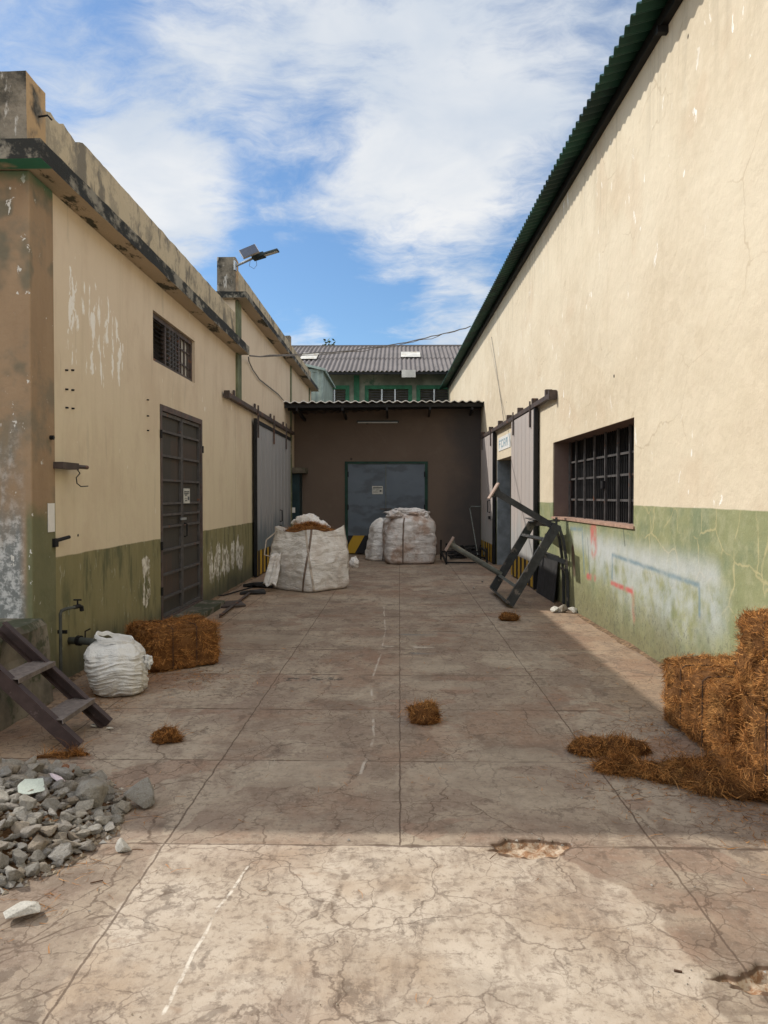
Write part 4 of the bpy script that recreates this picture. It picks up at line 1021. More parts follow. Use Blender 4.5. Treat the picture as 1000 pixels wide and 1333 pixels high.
def tuft(name, cx, cy, rx, ry, rz, seed, nf, label, cat, group=None, rot=0, length=.045, width=.003, spine=None, z0=0, mats=(M_COIRD, M_CORED), lift=.2):
    """a loose wad of coir: lumpy core and a coat of fibres; spine: list of (x, y, r) for a trailing heap"""
    th = thing(name, (cx, cy, z0), label, cat, group)
    blobs = spine or [(0, 0, 1)]
    P = []; N = []; T = []; mb = MB(); cr, sr_ = math.cos(rot), math.sin(rot)
    for bi, (bx, by, br) in enumerate(blobs):
        nu, nv = 28, 14; o = len(mb.v)
        def S(t, f_):
            d = Vector((math.cos(t)*math.cos(f_), math.sin(t)*math.cos(f_), math.sin(f_)))
            k = 1+.38*mnoise.noise(d*1.7+Vector((seed*3, bi*2.3, 0)))+.22*mnoise.noise(d*4+Vector((seed, bi, 5)))
            x, y, z = d.x*rx*br*k, d.y*ry*br*k, d.z*rz*br*k
            z = rz*br*.72+z
            return Vector((cx+bx+x*cr-y*sr_, cy+by+x*sr_+y*cr, z0+max(z, .002))), d
        for j in range(nv+1):
            for i in range(nu): mb.v.append(tuple(S(2*math.pi*i/nu, -math.pi/2+math.pi*j/nv)[0]))
        for j in range(nv):
            for i in range(nu): a = o+j*nu+i; b = o+j*nu+(i+1) % nu; mb.f.append((a, b, b+nu, a+nu))
        for _ in range(int(nf/len(blobs))):
            t = random.random()*2*math.pi; f_ = math.asin(random.uniform(-.75, 1)); p, d = S(t, f_)
            v = Vector((random.gauss(0, 1), random.gauss(0, 1), random.gauss(0, .6))); sw = Vector((mnoise.noise(p*9), mnoise.noise(p*9+Vector((4, 0, 0))), mnoise.noise(p*9+Vector((0, 7, 0)))*.6))
            v = v*.35+sw*2.6; v = v-d*v.dot(d)*.8
            if v.length < 1e-3: continue
            P.append(tuple(p)); N.append(tuple(d)); T.append(tuple(v.normalized()))
    mb.build('core', mats[1], th, smooth=True)
    o = fibres(np.array(P), np.array(N), np.array(T), length, width, lift, mats[0], 'fibre_coat', th, curl=1.2)
    o2 = fibres(np.array(P[::11]), np.array(N[::11]), np.array(T[::11]), length*2.1, width*.8, .55, mats[0], 'stray_fibres', th, curl=1.1)
    co2 = np.empty(len(o2.data.vertices)*3, np.float32); o2.data.vertices.foreach_get('co', co2); co2[2::3] = np.maximum(co2[2::3], .003); o2.data.vertices.foreach_set('co', co2); o2.data.update()
    n = len(o.data.vertices); co = np.empty(n*3, np.float32); o.data.vertices.foreach_get('co', co); co[2::3] = np.maximum(co[2::3], .003); o.data.vertices.foreach_set('co', co); o.data.update()
    return th
p = gnd(552, 945); tuft('coir_clump', p.x, p.y+.07, .115, .09, .075, 1, 1800, 'brown wad of coir alone on the centre joint of the yard', 'coir clump', 'loose coir clumps')
p = gnd(209, 973); tuft('coir_clump', p.x, p.y+.05, .085, .06, .05, 2, 1300, 'small coir wad on the left beside its dark stain near the stair', 'coir clump', 'loose coir clumps')
p = gnd(664, 809); tuft('coir_clump', p.x, p.y+.08, .12, .09, .06, 3, 900, 'coir wad on the floor in front of the overturned steel stand', 'coir clump', 'loose coir clumps')
p = gnd(785, 985); tuft('coir_clump', p.x+.02, p.y+.05, .14, .09, .065, 4, 4200, 'flattened coir wad at the left end of the trailing heap', 'coir clump', 'loose coir clumps', spine=[(-.09, 0, .85), (.07, .01, .8), (.19, .02, .62)], length=.05)
p = gnd(990, 1035)
tuft('coir_heap', p.x, p.y+.02, .155, .13, .085, 5, 22000, 'long trailing heap of loose coir spilling from the bales on the right', 'coir heap', spine=[(-.70, .34, .42), (-.62, .33, .45), (-.52, .27, .5), (-.42, .22, .6), (-.33, .17, .7), (-.23, .16, .85), (-.12, .10, 1.0), (-.22, .03, .75), (.0, .08, 1.05), (-.05, -.03, .8), (.12, .06, 1.15), (.12, .22, 1.3), (-.02, .26, 1.1), (.25, .1, 1.2), (.3, .25, 1.3), (.40, .05, 1.1)], length=.065, width=.0032, lift=.25)
p = gnd(76, 990); tuft('coir_roll', p.x, p.y, .12, .02, .018, 6, 900, 'thin curled coir roll on the floor at the foot of the stair', 'coir clump', rot=R(14), length=.06, spine=[(-.05, -.012, .75), (.05, .005, .75), (0, 0, .8)])
# loose strands on the floor
Pn = []; Tn = []
def strew(cx, cy, sx, sy, n):
    for _ in range(n):
        Pn.append((random.gauss(cx, sx), random.gauss(cy, sy), .004)); a = random.random()*6.28; Tn.append((math.cos(a), math.sin(a), 0))
strew(1.95, 3.9, .22, .35, 900); strew(1.72, 5.0, .1, .4, 350); strew(-1.9, 6.7, .3, .25, 700); strew(-2.4, 6.0, .2, .4, 400); strew(-1.65, 3.4, .22, .4, 700); strew(1.5, 4.3, .35, .3, 400); strew(-1.6, 13.2, .7, .4, 250); strew(.2, 6.5, 1.1, 2.2, 500)
Pn = np.array(Pn); ok = (Pn[:, 0] > -2.8) & (Pn[:, 0] < 2.45); Pn = Pn[ok]; Tn = np.array(Tn)[ok]
li = fibres(Pn, np.tile([0., 0, 1], (len(Pn), 1)), Tn, .06, .0032, .02, M_COIRD, 'coir_litter', None, curl=.8)
co = np.empty(len(li.data.vertices)*3, np.float32); li.data.vertices.foreach_get('co', co); co[2::3] = np.clip(np.abs(co[2::3]), .004, .012); li.data.vertices.foreach_set('co', co)
tag(li, 'loose brown coir strands strewn over the yard floor', 'fibre litter', kind='stuff')
# bark strip on the low bale
bs = MB(); bs.bar((2.21, 4.93, .50), (2.30, 4.72, .475), .035, .03); bs.bar((2.17, 4.98, .525), (2.21, 4.93, .50), .025, .02)
tag(recenter(bs.build('bark_strip', M_WOOD), (2.2, 4.9, .48)), 'dark bark strip lying on the low coir bale', 'bark')

# ------------------------------------------------------------------ bags
bb = thing('bulk_bag', (-1.55, 13.25, 0), 'open white bulk bag heaped with brown coir by the grey sliding door', 'bulk bag', 'woven bulk bags')
f1 = bulk_bag(-1.55, 13.28, R(50), .90, 1.0, .08, .10, .042, 1.7, M_BAG, bb, hb=.45)
def mound(t, v): 
    x, y = sq(t, 3.2); r = .40*(1-v); z = .985+.13*(1-(1-v)**2)+.035*mnoise.noise((x*r*7, y*r*7, 2)); cr, sr_ = math.cos(R(50)), math.sin(R(50))
    return (-1.55+(x*cr-y*sr_)*r, 13.28+(x*sr_+y*cr)*r, z)
ct = loft('coir_fill', mound, 60, 14, M_CORE, bb, False, True)
P = []; N = []; T = []
for _ in range(3000):
    q = mound(random.random()*6.28, random.random()**.7); P.append(q); N.append((0, 0, 1)); a = random.random()*6.28; T.append((math.cos(a), math.sin(a), .2))
fibres(np.array(P), np.array(N), np.array(T), .08, .006, .4, M_COIR, 'coir_fibre', bb)
for t0, t1, m_ in ((R(-128), R(-140), M_STRAPW), (R(-145), R(-131), M_STRAP)): strap(f1, t0, t1, .02, 1.0, .035, 'strap', m_, bb)
strap(f1, R(-50), R(-45), .35, 1.0, .03, 'strap', M_STRAPW, bb); strap(f1, R(-220), R(-225), .1, 1.0, .03, 'strap', M_STRAPW, bb)
# folded liner at the back of the mouth
def liner(cx, cy, z0, rx, ry, rz, seed, name, mat, parent):
    def f(t, v):
        ph = -math.pi/2+math.pi*v; d = Vector((math.cos(t)*math.cos(ph), math.sin(t)*math.cos(ph), math.sin(ph)))
        k = 1+.5*mnoise.noise(d*1.6+Vector((seed, 0, 0)))+.35*(.5-abs(mnoise.noise(d*3.2+Vector((0, seed, 0)))))+.18*mnoise.noise(d*7)
        return (cx+d.x*rx*k, cy+d.y*ry*k, z0+d.z*rz*k)
    return loft(name, f, 64, 32, mat, parent, False)
liner(-1.68, 13.75, 1.04, .26, .2, .19, 3, 'liner', M_BAG, bb); liner(-1.42, 13.75, 1.03, .14, .12, .11, 8, 'liner', M_BAG, bb)
for k, (tt, v) in enumerate(((R(-155), .38), (R(-160), .30))):   # loose sleeve hanging at the left side
    pass
def sleeve(t, v):
    a = Vector((-2.08, 12.86, .62)); b = Vector((-2.16, 12.78, .12)); p = a.lerp(b, v); r = .058+.03*v+.014*math.sin(t*5+v*4)+.02*mnoise.noise((math.cos(t)*2, math.sin(t)*2, v*5))
    return (p.x+math.cos(t)*r*1.2, p.y+math.sin(t)*r*.7, p.z+.03*math.sin(t*4))
loft('sleeve', sleeve, 48, 24, M_BAG, bb, True, True)
liner(-.80, 13.6, .42, .07, .07, .09, 11, 'sleeve', M_BAG, bb)
lp = MB(); lp.tube([Vector(f1(R(-215), .97)), Vector(f1(R(-215), .8))+Vector((-.14, -.02, .05)), Vector(f1(R(-212), .6))+Vector((-.16, -.03, 0)), Vector(f1(R(-210), .55))], .012, 6); lp.build('lifting_loop', M_STRAPW, bb)

b2_ = thing('bulk_bag', (.23, 18.5, 0), 'full stained bulk bag with gathered top in front of the rear door', 'bulk bag', 'woven bulk bags')
f2 = bulk_bag(.23, 18.55, R(8), 1.10, 1.24, .02, .09, .035, 4.2, M_BAGD, b2_, False, .62)
strap(f2, R(-112), R(-110), .02, .86, .035, 'strap', M_STRAP, b2_); strap(f2, R(-22), R(-24), .02, .86, .035, 'strap', M_STRAP, b2_)
liner(.20, 18.5, 1.22, .40, .3, .085, 5, 'gathered_top', M_BAGD, b2_); liner(-.12, 18.1, 1.17, .17, .12, .09, 6, 'gathered_top', M_BAGD, b2_); liner(.52, 18.3, 1.15, .16, .14, .10, 9, 'gathered_top', M_BAGD, b2_)
b3_ = thing('bulk_bag', (-.5, 19.2, 0), 'slumped greyish bulk bag half hidden behind the gathered one', 'bulk bag', 'woven bulk bags')
f3 = bulk_bag(-.42, 19.3, R(20), .72, 1.02, .12, .02, .035, 8.8, M_BAG, b3_, False, .55, lean=(.12, 0))
strap(f3, R(-110), R(-108), .02, .8, .03, 'strap', M_STRAP, b3_)

sk = thing('sack', (-2.2, 6.22, 0), 'small plump white woven sack slumped beside the brown coir bale', 'sack')
def sackf(t, v):
    cx, cy = -2.27, 6.17
    prof = [(.0, .15), (.06, .19), (.2, .215), (.4, .232), (.6, .236), (.78, .225), (.9, .19), (.97, .11), (1, .02)]
    for (a, ra), (b, rb_) in zip(prof, prof[1:]):
        if v <= b: r = ra+(rb_-ra)*(v-a)/(b-a); break
    z = .43*(v if v < .9 else .9+.1*math.sin((v-.9)/.1*math.pi/2)); x, y = sq(t, 2.4)
    zz_ = z+.05*mnoise.noise((x*1.1, y*1.1, 2))+.02*math.sin(t*2+1); fold = (.013*(.55-abs(mnoise.noise((x*.9, y*.9, zz_*34))*1.7))+.008*(.5-abs(mnoise.noise((x*1.6+7, y*1.6, zz_*62)))*1.7))*(1 if v < .6 else max(0, 1-(v-.6)*5))
    d = fold+.03*mnoise.noise((x*1.2, y*1.2, z*4+9))+.015*mnoise.noise((x*4, y*4, z*9))
    if v > .7: d += .03*mnoise.noise((x*2.5, y*2.5, 5))*(1-v)*3; z += .05*mnoise.noise((x*r*5, y*r*5, 3))*(v-.6)*2.5
    r += d; return (cx+x*r-.06*v, cy+y*r*.95+.02*v, max(.003, z+.03*(v > .6)*x*-.6*(v-.6)))
loft('fabric', sackf, 120, 90, M_SACK, sk, True, True)
def lip(t, v):
    x, y = sq(t, 2.2); r = .15+.03*v; return (-2.32+x*r*.9, 6.19+y*r*.7, .425+.035*math.sin(v*3.1)+.02*mnoise.noise((x*2, y*2, 1))-.03*x)
loft('folded_mouth', lip, 60, 8, M_SACK, sk, False, False)
liner(-2.05, 6.21, .25, .03, .03, .05, 2, 'corner_tuft', M_SACK, sk)

# ------------------------------------------------------------------ overturned steel stand
ss0 = thing('steel_stand', (1.9, 11.7, 0), 'dark steel frame with two foot-plated legs tipped over against the right wall', 'metal stand')
A, B, C_, D_ = Vector((1.57, 10.95, .06)), Vector((1.55, 12.7, .06)), Vector((2.19, 12.7, 1.16)), Vector((2.245, 10.95, 1.19))
nrm = (D_-A).cross(B-A).normalized()
if nrm.x > 0: nrm = -nrm
for p0, p1, fl in ((A, D_, 1), (B, C_, -1)):
    m_ = MB(); m_.channel(p0, p1, .055, .13, .010, nrm, fl if (p1-p0).cross(nrm).y*fl > 0 else -fl); m_.build('rail', M_DARK, ss0)
m_ = MB(); m_.bar(A+Vector((0, .01, 0)), B-Vector((0, .01, 0)), .02, .12, nrm); m_.build('end_beam', M_DARK, ss0)
m_ = MB(); m_.bar(D_+Vector((0, .01, 0)), C_-Vector((0, .01, 0)), .02, .12, nrm); m_.build('end_beam', M_DARK, ss0)
for t in (.20, .80):
    m_ = MB(); m_.bar(A.lerp(D_, t)+nrm*.03, B.lerp(C_, t)+nrm*.03, .045, .05, nrm); m_.build('cross_bar', M_POLE if t < .5 else M_DARK, ss0)
def leg(base, name_m):
    e = base+nrm*.98; m_ = MB(); m_.tube([base, e], .045, 14) if name_m is M_POLE else m_.bar(base, e, .075, .085, (D_-A))
    lg = m_.build('leg', name_m, ss0)
    pl = MB(); u = (D_-A).normalized(); w = nrm.cross(u)
    M4 = Matrix((w, u, nrm)).transposed().to_4x4(); M4.translation = e; pl.box(-.13, .13, -.13, .13, 0, .018, M4); pl.build('foot_plate', M_PLATE, lg)
    gs = MB()
    for k in (-1, 1): gs.prism([e+u*k*.04, e+u*k*.11, e+u*k*.04-nrm*.09], w*.008)
    gs.build('gusset', name_m, lg)
leg(B.lerp(C_, .22)-Vector((0, .06, 0))+nrm*.02, M_POLE); leg(D_+Vector((-.03, .10, -.03))+nrm*.02, M_DARK)
m_ = MB(); u = (D_-A).normalized()
for k in (0, .12): m_.box(2.05+k*.2, 2.30, 11.05+k, 11.13+k, 1.235, 1.255)
m_.bar((2.02, 11.2, 1.25), (2.10, 12.4, 1.25), .16, .012); m_.tube([(2.24, 11.0, 1.20), (2.24, 11.0, 1.30)], .018, 8); m_.build('bracket', M_DARK, ss0)
for yy in (10.98, 11.25):
    m_ = MB(); pts = [(2.27, yy, 1.18), (2.335, yy, .98), (2.375, yy, .72), (2.395, yy, .4), (2.405, yy, .02)]
    for a, b in zip(pts, pts[1:]): m_.bar(a, b, .05, .035, (1, 0, .2))
    m_.build('rear_leg', M_DARK, ss0)
m_ = MB(); m_.bar((1.95, 11.1, .80), (2.38, 11.0, .66), .03, .06); m_.bar((2.37, 10.99, .55), (2.37, 11.26, .55), .03, .04); m_.build('brace', M_DARK, ss0)
# flat dark panel set against the wall behind it
m_ = MB(); m_.prism([(XR(11.55)-.10, 11.55, 0), (XR(12.85)-.10, 12.85, 0), (XR(12.85)-.03, 12.85, .70), (XR(11.55)-.03, 11.55, .70)], (.012, 0, .002))
tag(recenter(m_.build('dark_panel', M_SLEEVE), (2.35, 12.2, 0)), 'flat dark panel set against the right wall behind the tipped steel stand', 'sheet')

# low angle-iron frame and pole in the dark right corner
lf = thing('angle_iron_frame', (1.6, 18.6, 0), 'low black angle iron frame on the floor in the dark rear right corner', 'metal frame')
m_ = MB()
for xx, yy in ((1.1, 18.0), (2.05, 18.0), (1.05, 19.4), (2.05, 19.4)): m_.box(xx-.02, xx+.02, yy-.02, yy+.02, 0, .5 if xx < 1.5 else .38)
m_.build('leg', M_IRON, lf)
m_ = MB(); m_.bar((1.1, 18, .045), (2.05, 18, .045), .04, .04); m_.bar((1.05, 19.4, .2), (2.05, 19.4, .2), .04, .04); m_.bar((1.1, 18.02, .045), (1.05, 19.38, .2), .04, .04); m_.bar((2.05, 18.02, .3), (2.05, 19.38, .3), .04, .04); m_.build('rail', M_IRON, lf)
tr_ = thing('hand_trolley', (2.05, 19.9, 0), 'thin upright trolley handle standing against the dark rear right corner', 'trolley')
m_ = MB(); m_.tube([(2.0, 19.6, .1), (1.86, 20.3, 1.28), (1.9, 20.35, 1.33), (2.18, 20.3, 1.33), (2.2, 20.25, 1.28), (2.16, 19.6, .1)], .016, 8); m_.build('handle', M_POLE, tr_)
m_ = MB(); m_.box(1.9, 2.2, 19.35, 19.65, .04, .06); m_.build('toe_plate', M_IRON, tr_)
for xx in (1.93, 2.19): MB().tube([(xx-.02, 19.68, .09), (xx+.02, 19.68, .09)], .09, 14).build('wheel', M_IRON, tr_)
hp = MB()
for k in range(14):
    a = Vector((random.uniform(1.4, 2.05), random.uniform(19.6, 20.7), .02+.02*k)); d = Vector((random.uniform(-.35, .35), random.uniform(-.3, .3), random.uniform(-.02, .06))); hp.bar(a-d, a+d, .09, .03)
tag(recenter(hp.build('scrap_heap', M_SLEEVE), (1.7, 20.1, 0)), 'heap of dark scrap boards in the rear right corner', 'scrap heap')

# ------------------------------------------------------------------ debris by the left sliding door
for k, (u, v, l, w, h, rz, lab) in enumerate(((328, 774, .42, .2, .06, .2, 'dark flat board on the floor left of the open bulk bag, nearest the viewer'), (338, 765, .55, .25, .09, -.3, 'dark bent board tucked against the open bulk bag'), (300, 789, .36, .5, .03, .35, 'flat rusty plate on the floor by the panelled steel door'))):
    p = gnd(u, v); m_ = MB(); Mx = Matrix.Translation(p) @ Matrix.Rotation(rz, 4, 'Z')
    poly = [(-l/2, -w/2, 0), (-l*.1, -w*.6, 0), (l/2, -w*.4, 0), (l*.45, w/2, 0), (-l*.4, w*.55, 0)]
    m_.prism([Mx @ Vector((a, b, .004+h*.5*(i % 2))) for i, (a, b, c) in enumerate(poly)], (0, 0, h*.5+.006))
    tag(recenter(m_.build('scrap_board', M_SLEEVE if k < 2 else M_RUST), p), lab, 'board')
m_ = MB(); p = gnd(293, 778); m_.tube([(p.x-.25, p.y, .10), (p.x-.2, p.y, .02), (p.x-.05, p.y+.05, .02), (p.x+.25, p.y+.9, .05)], .012, 6)
tag(recenter(m_.build('bent_rod', M_IRON), p), 'bent dark iron rod on the floor by the white flaked dado', 'rod')
m_ = MB(); a, b = gnd(284, 806), gnd(322, 776); m_.channel(a+Vector((0, 0, .02)), b+Vector((0, 0, .02)), .04, .06, .006, (0, 0, 1))
tag(recenter(m_.build('steel_angle', M_RUST), a), 'long rusty steel channel lying on the floor beyond the shaded coir bale', 'steel bar')

# ------------------------------------------------------------------ stones
def stone_mesh(seed, flat=1., n=16, elong=1.):
    rnd = random.Random(seed); bm = bmesh.new()
    for _ in range(n):
        v = Vector((rnd.gauss(0, 1), rnd.gauss(0, 1), rnd.gauss(0, 1))).normalized()*rnd.uniform(.42, .56); bm.verts.new((v.x*elong, v.y, v.z*flat))
    r = bmesh.ops.convex_hull(bm, input=bm.verts)
    bmesh.ops.delete(bm, geom=[g_ for g_ in r['geom_interior'] if isinstance(g_, bmesh.types.BMVert)], context='VERTS')
    bmesh.ops.dissolve_limit(bm, angle_limit=R(14), verts=bm.verts, edges=bm.edges)
    bmesh.ops.bevel(bm, geom=list(bm.edges), offset=.03, segments=1, affect='EDGES', clamp_overlap=True)
    bmesh.ops.triangulate(bm, faces=bm.faces); bmesh.ops.subdivide_edges(bm, edges=bm.edges, cuts=1, use_grid_fill=True)
    for v in bm.verts: v.co += v.co.normalized()*(.035*mnoise.noise(v.co*5+Vector((seed, 0, 0)))+.02*mnoise.noise(v.co*12+Vector((seed, 3, 0))))
    bmesh.ops.recalc_face_normals(bm, faces=bm.faces)
    me = bpy.data.meshes.new('stone'); bm.to_mesh(me); bm.free(); me.materials.append(M_STONE); return me
SM = [stone_mesh(k, random.choice((.4, .55, .7, .8)), random.choice((12, 16, 20)), random.choice((1, 1.25, 1.5))) for k in range(16)]
def put_stone(me, loc, size, rot, label, group=None, mat=None):
    o = bpy.data.objects.new('stone', me); COL.objects.link(o); o.location = loc; o.scale = (size,)*3; o.rotation_euler = rot
    if mat:
        o.material_slots[0].link = 'OBJECT'; o.material_slots[0].material = mat
    return tag(o, label, 'stone', group)
CX, CY, RR = -2.22, 3.62, .84
def mh(x, y):
    r = math.hypot((x-CX), (y-CY))/RR; return max(0, .17*(1-r**1.6))
placed = []
def try_place(size, gap=.60, tries=120):
    for _ in range(tries):
        a = random.random()*6.28; r = RR*math.sqrt(random.random()); x, y = CX+r*math.cos(a), CY+r*math.sin(a)
        if x < -.545*y: continue
        if all(math.hypot(x-px, y-py) > (size+ps)*.5*gap for px, py, ps in placed): placed.append((x, y, size)); return x, y
    return None
GRP = 'broken stones in the rubble pile'
for u, v, s_ in ((108, 1066, .17),): p = gnd(u, v); placed.append((p.x, p.y+.03, .26))
sizes = [random.uniform(.10, .125) for _ in range(12)]+[random.uniform(.065, .10) for _ in range(105)]+[random.uniform(.03, .06) for _ in range(150)]
for s_ in sizes:
    q = try_place(s_)
    if not q: continue
    x, y = q
    rim = math.hypot(x-CX, y-CY)/RR
    if rim > .8 and s_ > .11: s_ *= .7
    me = random.choice(SM); z = mh(x, y)+s_*.22+(random.random() < .3)*s_*.3*(rim < .8)
    big = s_ > .105
    put_stone(me, (x, y, z), s_, (random.uniform(-.5, .5), random.uniform(-.5, .5), random.random()*6.28), 'grey or tan broken stone lying in the rubble pile at lower left', GRP)
# gravel bed under the pile
gv = MB(); n = 26
for j in range(n+1):
    for i in range(n+1):
        x, y = CX+RR*1.08*(2*i/n-1), CY+RR*1.08*(2*j/n-1); r = math.hypot(x-CX, y-CY)/RR
        gv.v.append((x, y, (mh(x, y)*.95-.012+.02*mnoise.noise((x*14, y*14, 0))) if r < 1 else -.03))
gv.f = [(j*(n+1)+i, j*(n+1)+i+1, (j+1)*(n+1)+i+1, (j+1)*(n+1)+i) for j in range(n) for i in range(n)]
go = gv.build('gravel', plain('orange_brown_gravel_dirt', (.24, .135, .065), .95, .45, 30, 0, bump=1.0), smooth=True)
tag(go, 'orange brown grit and dirt beneath the rubble pile', 'gravel', kind='stuff')
Vg = []; Fg = []
rnd = np.random.rand
for _ in range(2600):                                   # fine chips
    a = random.random()*6.28; r = RR*(random.random()**.42)*1.04; x, y = CX+r*math.cos(a), CY+r*math.sin(a); s_ = random.uniform(.006, .022); z = mh(x, y)+s_*.2
    o = len(Vg); ang = random.random()*6.28
    for dx, dy, dz in ((1, 0, 0), (-.6, .9, 0), (-.6, -.9, 0), (.1, .1, .9)):
        Vg.append((x+s_*(dx*math.cos(ang)-dy*math.sin(ang)), y+s_*(dx*math.sin(ang)+dy*math.cos(ang)), z+s_*dz*random.uniform(.5, 1)))
    Fg += [(o, o+1, o+3), (o+1, o+2, o+3), (o+2, o, o+3)]
def chipmat():
    g = G('mixed_stone_chips'); i = g.island(); c = g.ramp(i, [(0, (.16, .12, .09)), (.4, (.34, .28, .2)), (.7, (.28, .27, .25)), (1, (.5, .45, .38))]); return g.out(c, .95)
tag(mesh_obj('stone_chips', Vg, Fg, chipmat(), recalc=False), 'small stone chips scattered through the rubble pile', 'gravel', kind='stuff')
big1 = stone_mesh(101, .85, 18, 1.0); big2 = stone_mesh(118, .85, 10, 1.15); big3 = stone_mesh(109, .8, 14, 1.15)
p = gnd(110, 1068); put_stone(big1, (p.x, p.y+.03, .10), .185, (.2, .1, .6), 'largest grey stone at the right end of the rubble pile')
p = gnd(180, 1058); put_stone(big2, (p.x, p.y+.03, .055), .185, (1.5, .3, .9), 'big angular stone standing alone right of the rubble pile')
p = gnd(155, 1065); put_stone(big3, (p.x, p.y+.01, .032), .09, (.1, .2, 1), 'small stone touching the big angular stone right of the pile')
p = gnd(152, 1118); put_stone(SM[4], (p.x, p.y+.02, .026), .068, (.3, .2, .2), 'small white cubic stone alone in sunlight right of the pile', mat=M_STONEW)
p = gnd(17, 1213); put_stone(stone_mesh(133, .55, 14, 1.35), (p.x, p.y+.03, .028), .115, (.05, .1, .4), 'jagged pale stone alone at the lower left below the pile', mat=M_STONEW)
p = gnd(27, 1090); put_stone(stone_mesh(141, .16, 12, 1.2), (p.x-.02, p.y+.1, mh(p.x, p.y+.1)+.07), .125, (.45, .1, .3), 'pale green flat shard on top of the rubble pile', mat=M_STONEG)
p = gnd(54, 1068); put_stone(stone_mesh(144, .25, 10, 1.9), (p.x, p.y+.1, mh(p.x, p.y+.1)+.06), .08, (-.2, .2, -.4), 'thin pale pink shard on the rubble pile', mat=M_STONEP)
p = gnd(70, 1045); put_stone(stone_mesh(150, .8, 12, 1), (p.x, p.y+.1, mh(p.x, p.y+.1)+.05), .085, (0, .4, 0), 'rust brown lump among the grey stones of the rubble pile', mat=M_STONEB)
for (u, v, s_, lab) in ((722, 797, .14, 'pale rubble lump left of the row by the stand rear leg'), (731, 797, .17, 'brownish rubble lump in the middle of the row by the stand rear leg'), (745, 798, .15, 'flat pale rubble piece right of the row at the wall foot')):
    p = gnd(u, v); put_stone(random.choice(SM[:8]), (p.x, p.y, s_*.3), s_, (.2, .3, random.random()*6), lab, mat=M_STONEW if u != 731 else None)
for (u, v, s_, lab) in ((118, 951, .05, 'small white pebble left of the far stair foot'), (138, 954, .04, 'small white pebble touching the far stair foot')):
    p = gnd(u, v); put_stone(SM[2], (p.x, p.y, s_*.3), s_, (.2, .3, 1), lab, mat=M_STONEW)
for (u, v, s_, lab) in ((617, 766, .05, 'tiny white chip on the floor left of the tipped stand'), (628, 758, .06, 'tiny dark chip on the floor near the tipped stand leg')):
    p = gnd(u, v); put_stone(SM[5], (p.x, p.y, s_*.25), s_, (.2, .3, 1), lab, mat=M_STONEW if u == 617 else None)
m_ = MB(); p = gnd(119, 1158); m_.bar(p+Vector((-.022, -.012, .004)), p+Vector((.022, .012, .004)), .004, .004); tag(recenter(m_.build('twig', M_WOOD), p), 'short dark twig on the sunlit floor right of the rubble pile', 'twig')
m_ = MB(); p = gnd(885, 1269); m_.bar(p+Vector((-.012, .004, .004)), p+Vector((.012, -.004, .004)), .008, .005); tag(recenter(m_.build('leaf', M_WOOD), p), 'tiny dark dry leaf on the sunlit floor left of the right pothole', 'leaf')
# grit over the yard
Vg = []; Fg = []
for _ in range(800):
    y = 2.1+11*random.random()**1.6; x = random.uniform(-2.7, 2.4); s_ = random.uniform(.0015, .0045)*(1+(random.random() < .03)*1.2); o = len(Vg); ang = random.random()*6.28
    for dx, dy, dz in ((1, 0, 0), (-.6, .9, 0), (-.6, -.9, 0), (.1, .1, .9)): Vg.append((x+s_*(dx*math.cos(ang)-dy*math.sin(ang)), y+s_*(dx*math.sin(ang)+dy*math.cos(ang)), .003+s_*dz))
    Fg += [(o, o+1, o+3), (o+1, o+2, o+3), (o+2, o, o+3)]
for _ in range(24):                                    # crumbs along the broken pothole lips
    if random.random() < .5: x, y = random.gauss(.60, .12), random.gauss(3.55, .03)
    else: x, y = random.gauss(1.25, .14), random.gauss(2.58, .03)
    s_ = random.uniform(.003, .010); o = len(Vg); ang = random.random()*6.28
    for dx, dy, dz in ((1, 0, 0), (-.6, .9, 0), (-.6, -.9, 0), (.1, .1, .9)): Vg.append((x+s_*(dx*math.cos(ang)-dy*math.sin(ang)), y+s_*(dx*math.sin(ang)+dy*math.cos(ang)), -.003+s_*dz))
    Fg += [(o, o+1, o+3), (o+1, o+2, o+3), (o+2, o, o+3)]
tag(mesh_obj('grit', Vg, Fg, chipmat(), recalc=False), 'fine grit sprinkled on the concrete yard', 'grit', kind='stuff')

def drift(name, xf, y0, y1, side, label, seed):
    mb = MB(); n = int((y1-y0)/.06)
    for i in range(n+1):
        y = y0+(y1-y0)*i/n; w = .05+.11*max(0, mnoise.noise((y*1.1, seed, 0))+.25)+.03*mnoise.noise((y*6, seed, 1)); h = .012+.03*max(0, mnoise.noise((y*1.4, seed, 4))+.2)
        x = xf(y)
        for k, (a, b) in enumerate(((-.02, h), (w*.35, h*.75+.004*mnoise.noise((y*14, 1, seed))), (max(w, .02), -.004))): mb.v.append((x+side*a, y, b))
    for i in range(n):
        for k in range(2): a = i*3+k; mb.f.append((a, a+1, a+4, a+3))
    o = mb.build(name, M_DRIFT, smooth=True); tag(o, label, 'dirt', kind='stuff')
M_DRIFT = plain('brown_coir_dust_and_dirt', (.15, .095, .055), .95, .5, 22, 0, bump=1.0, alt=((.25, .16, .09), .5))
drift('dirt_drift', lambda y: XL, 6.35, 20.3, 1, 'brown dirt gathered along the foot of the left walls', 1)
drift('dirt_drift', XR, 5.6, 15.3, -1, 'brown dirt gathered along the foot of the right mural wall', 2)
for xx in (DB[0]+.06, DB[1]-.06):
    for zz in (.35, 1.3, 2.2): MB().tube([(xx, YB-.012, zz-.07), (xx, YB-.012, zz+.07)], .022, 8).build('hinge', M_IRON, dr)
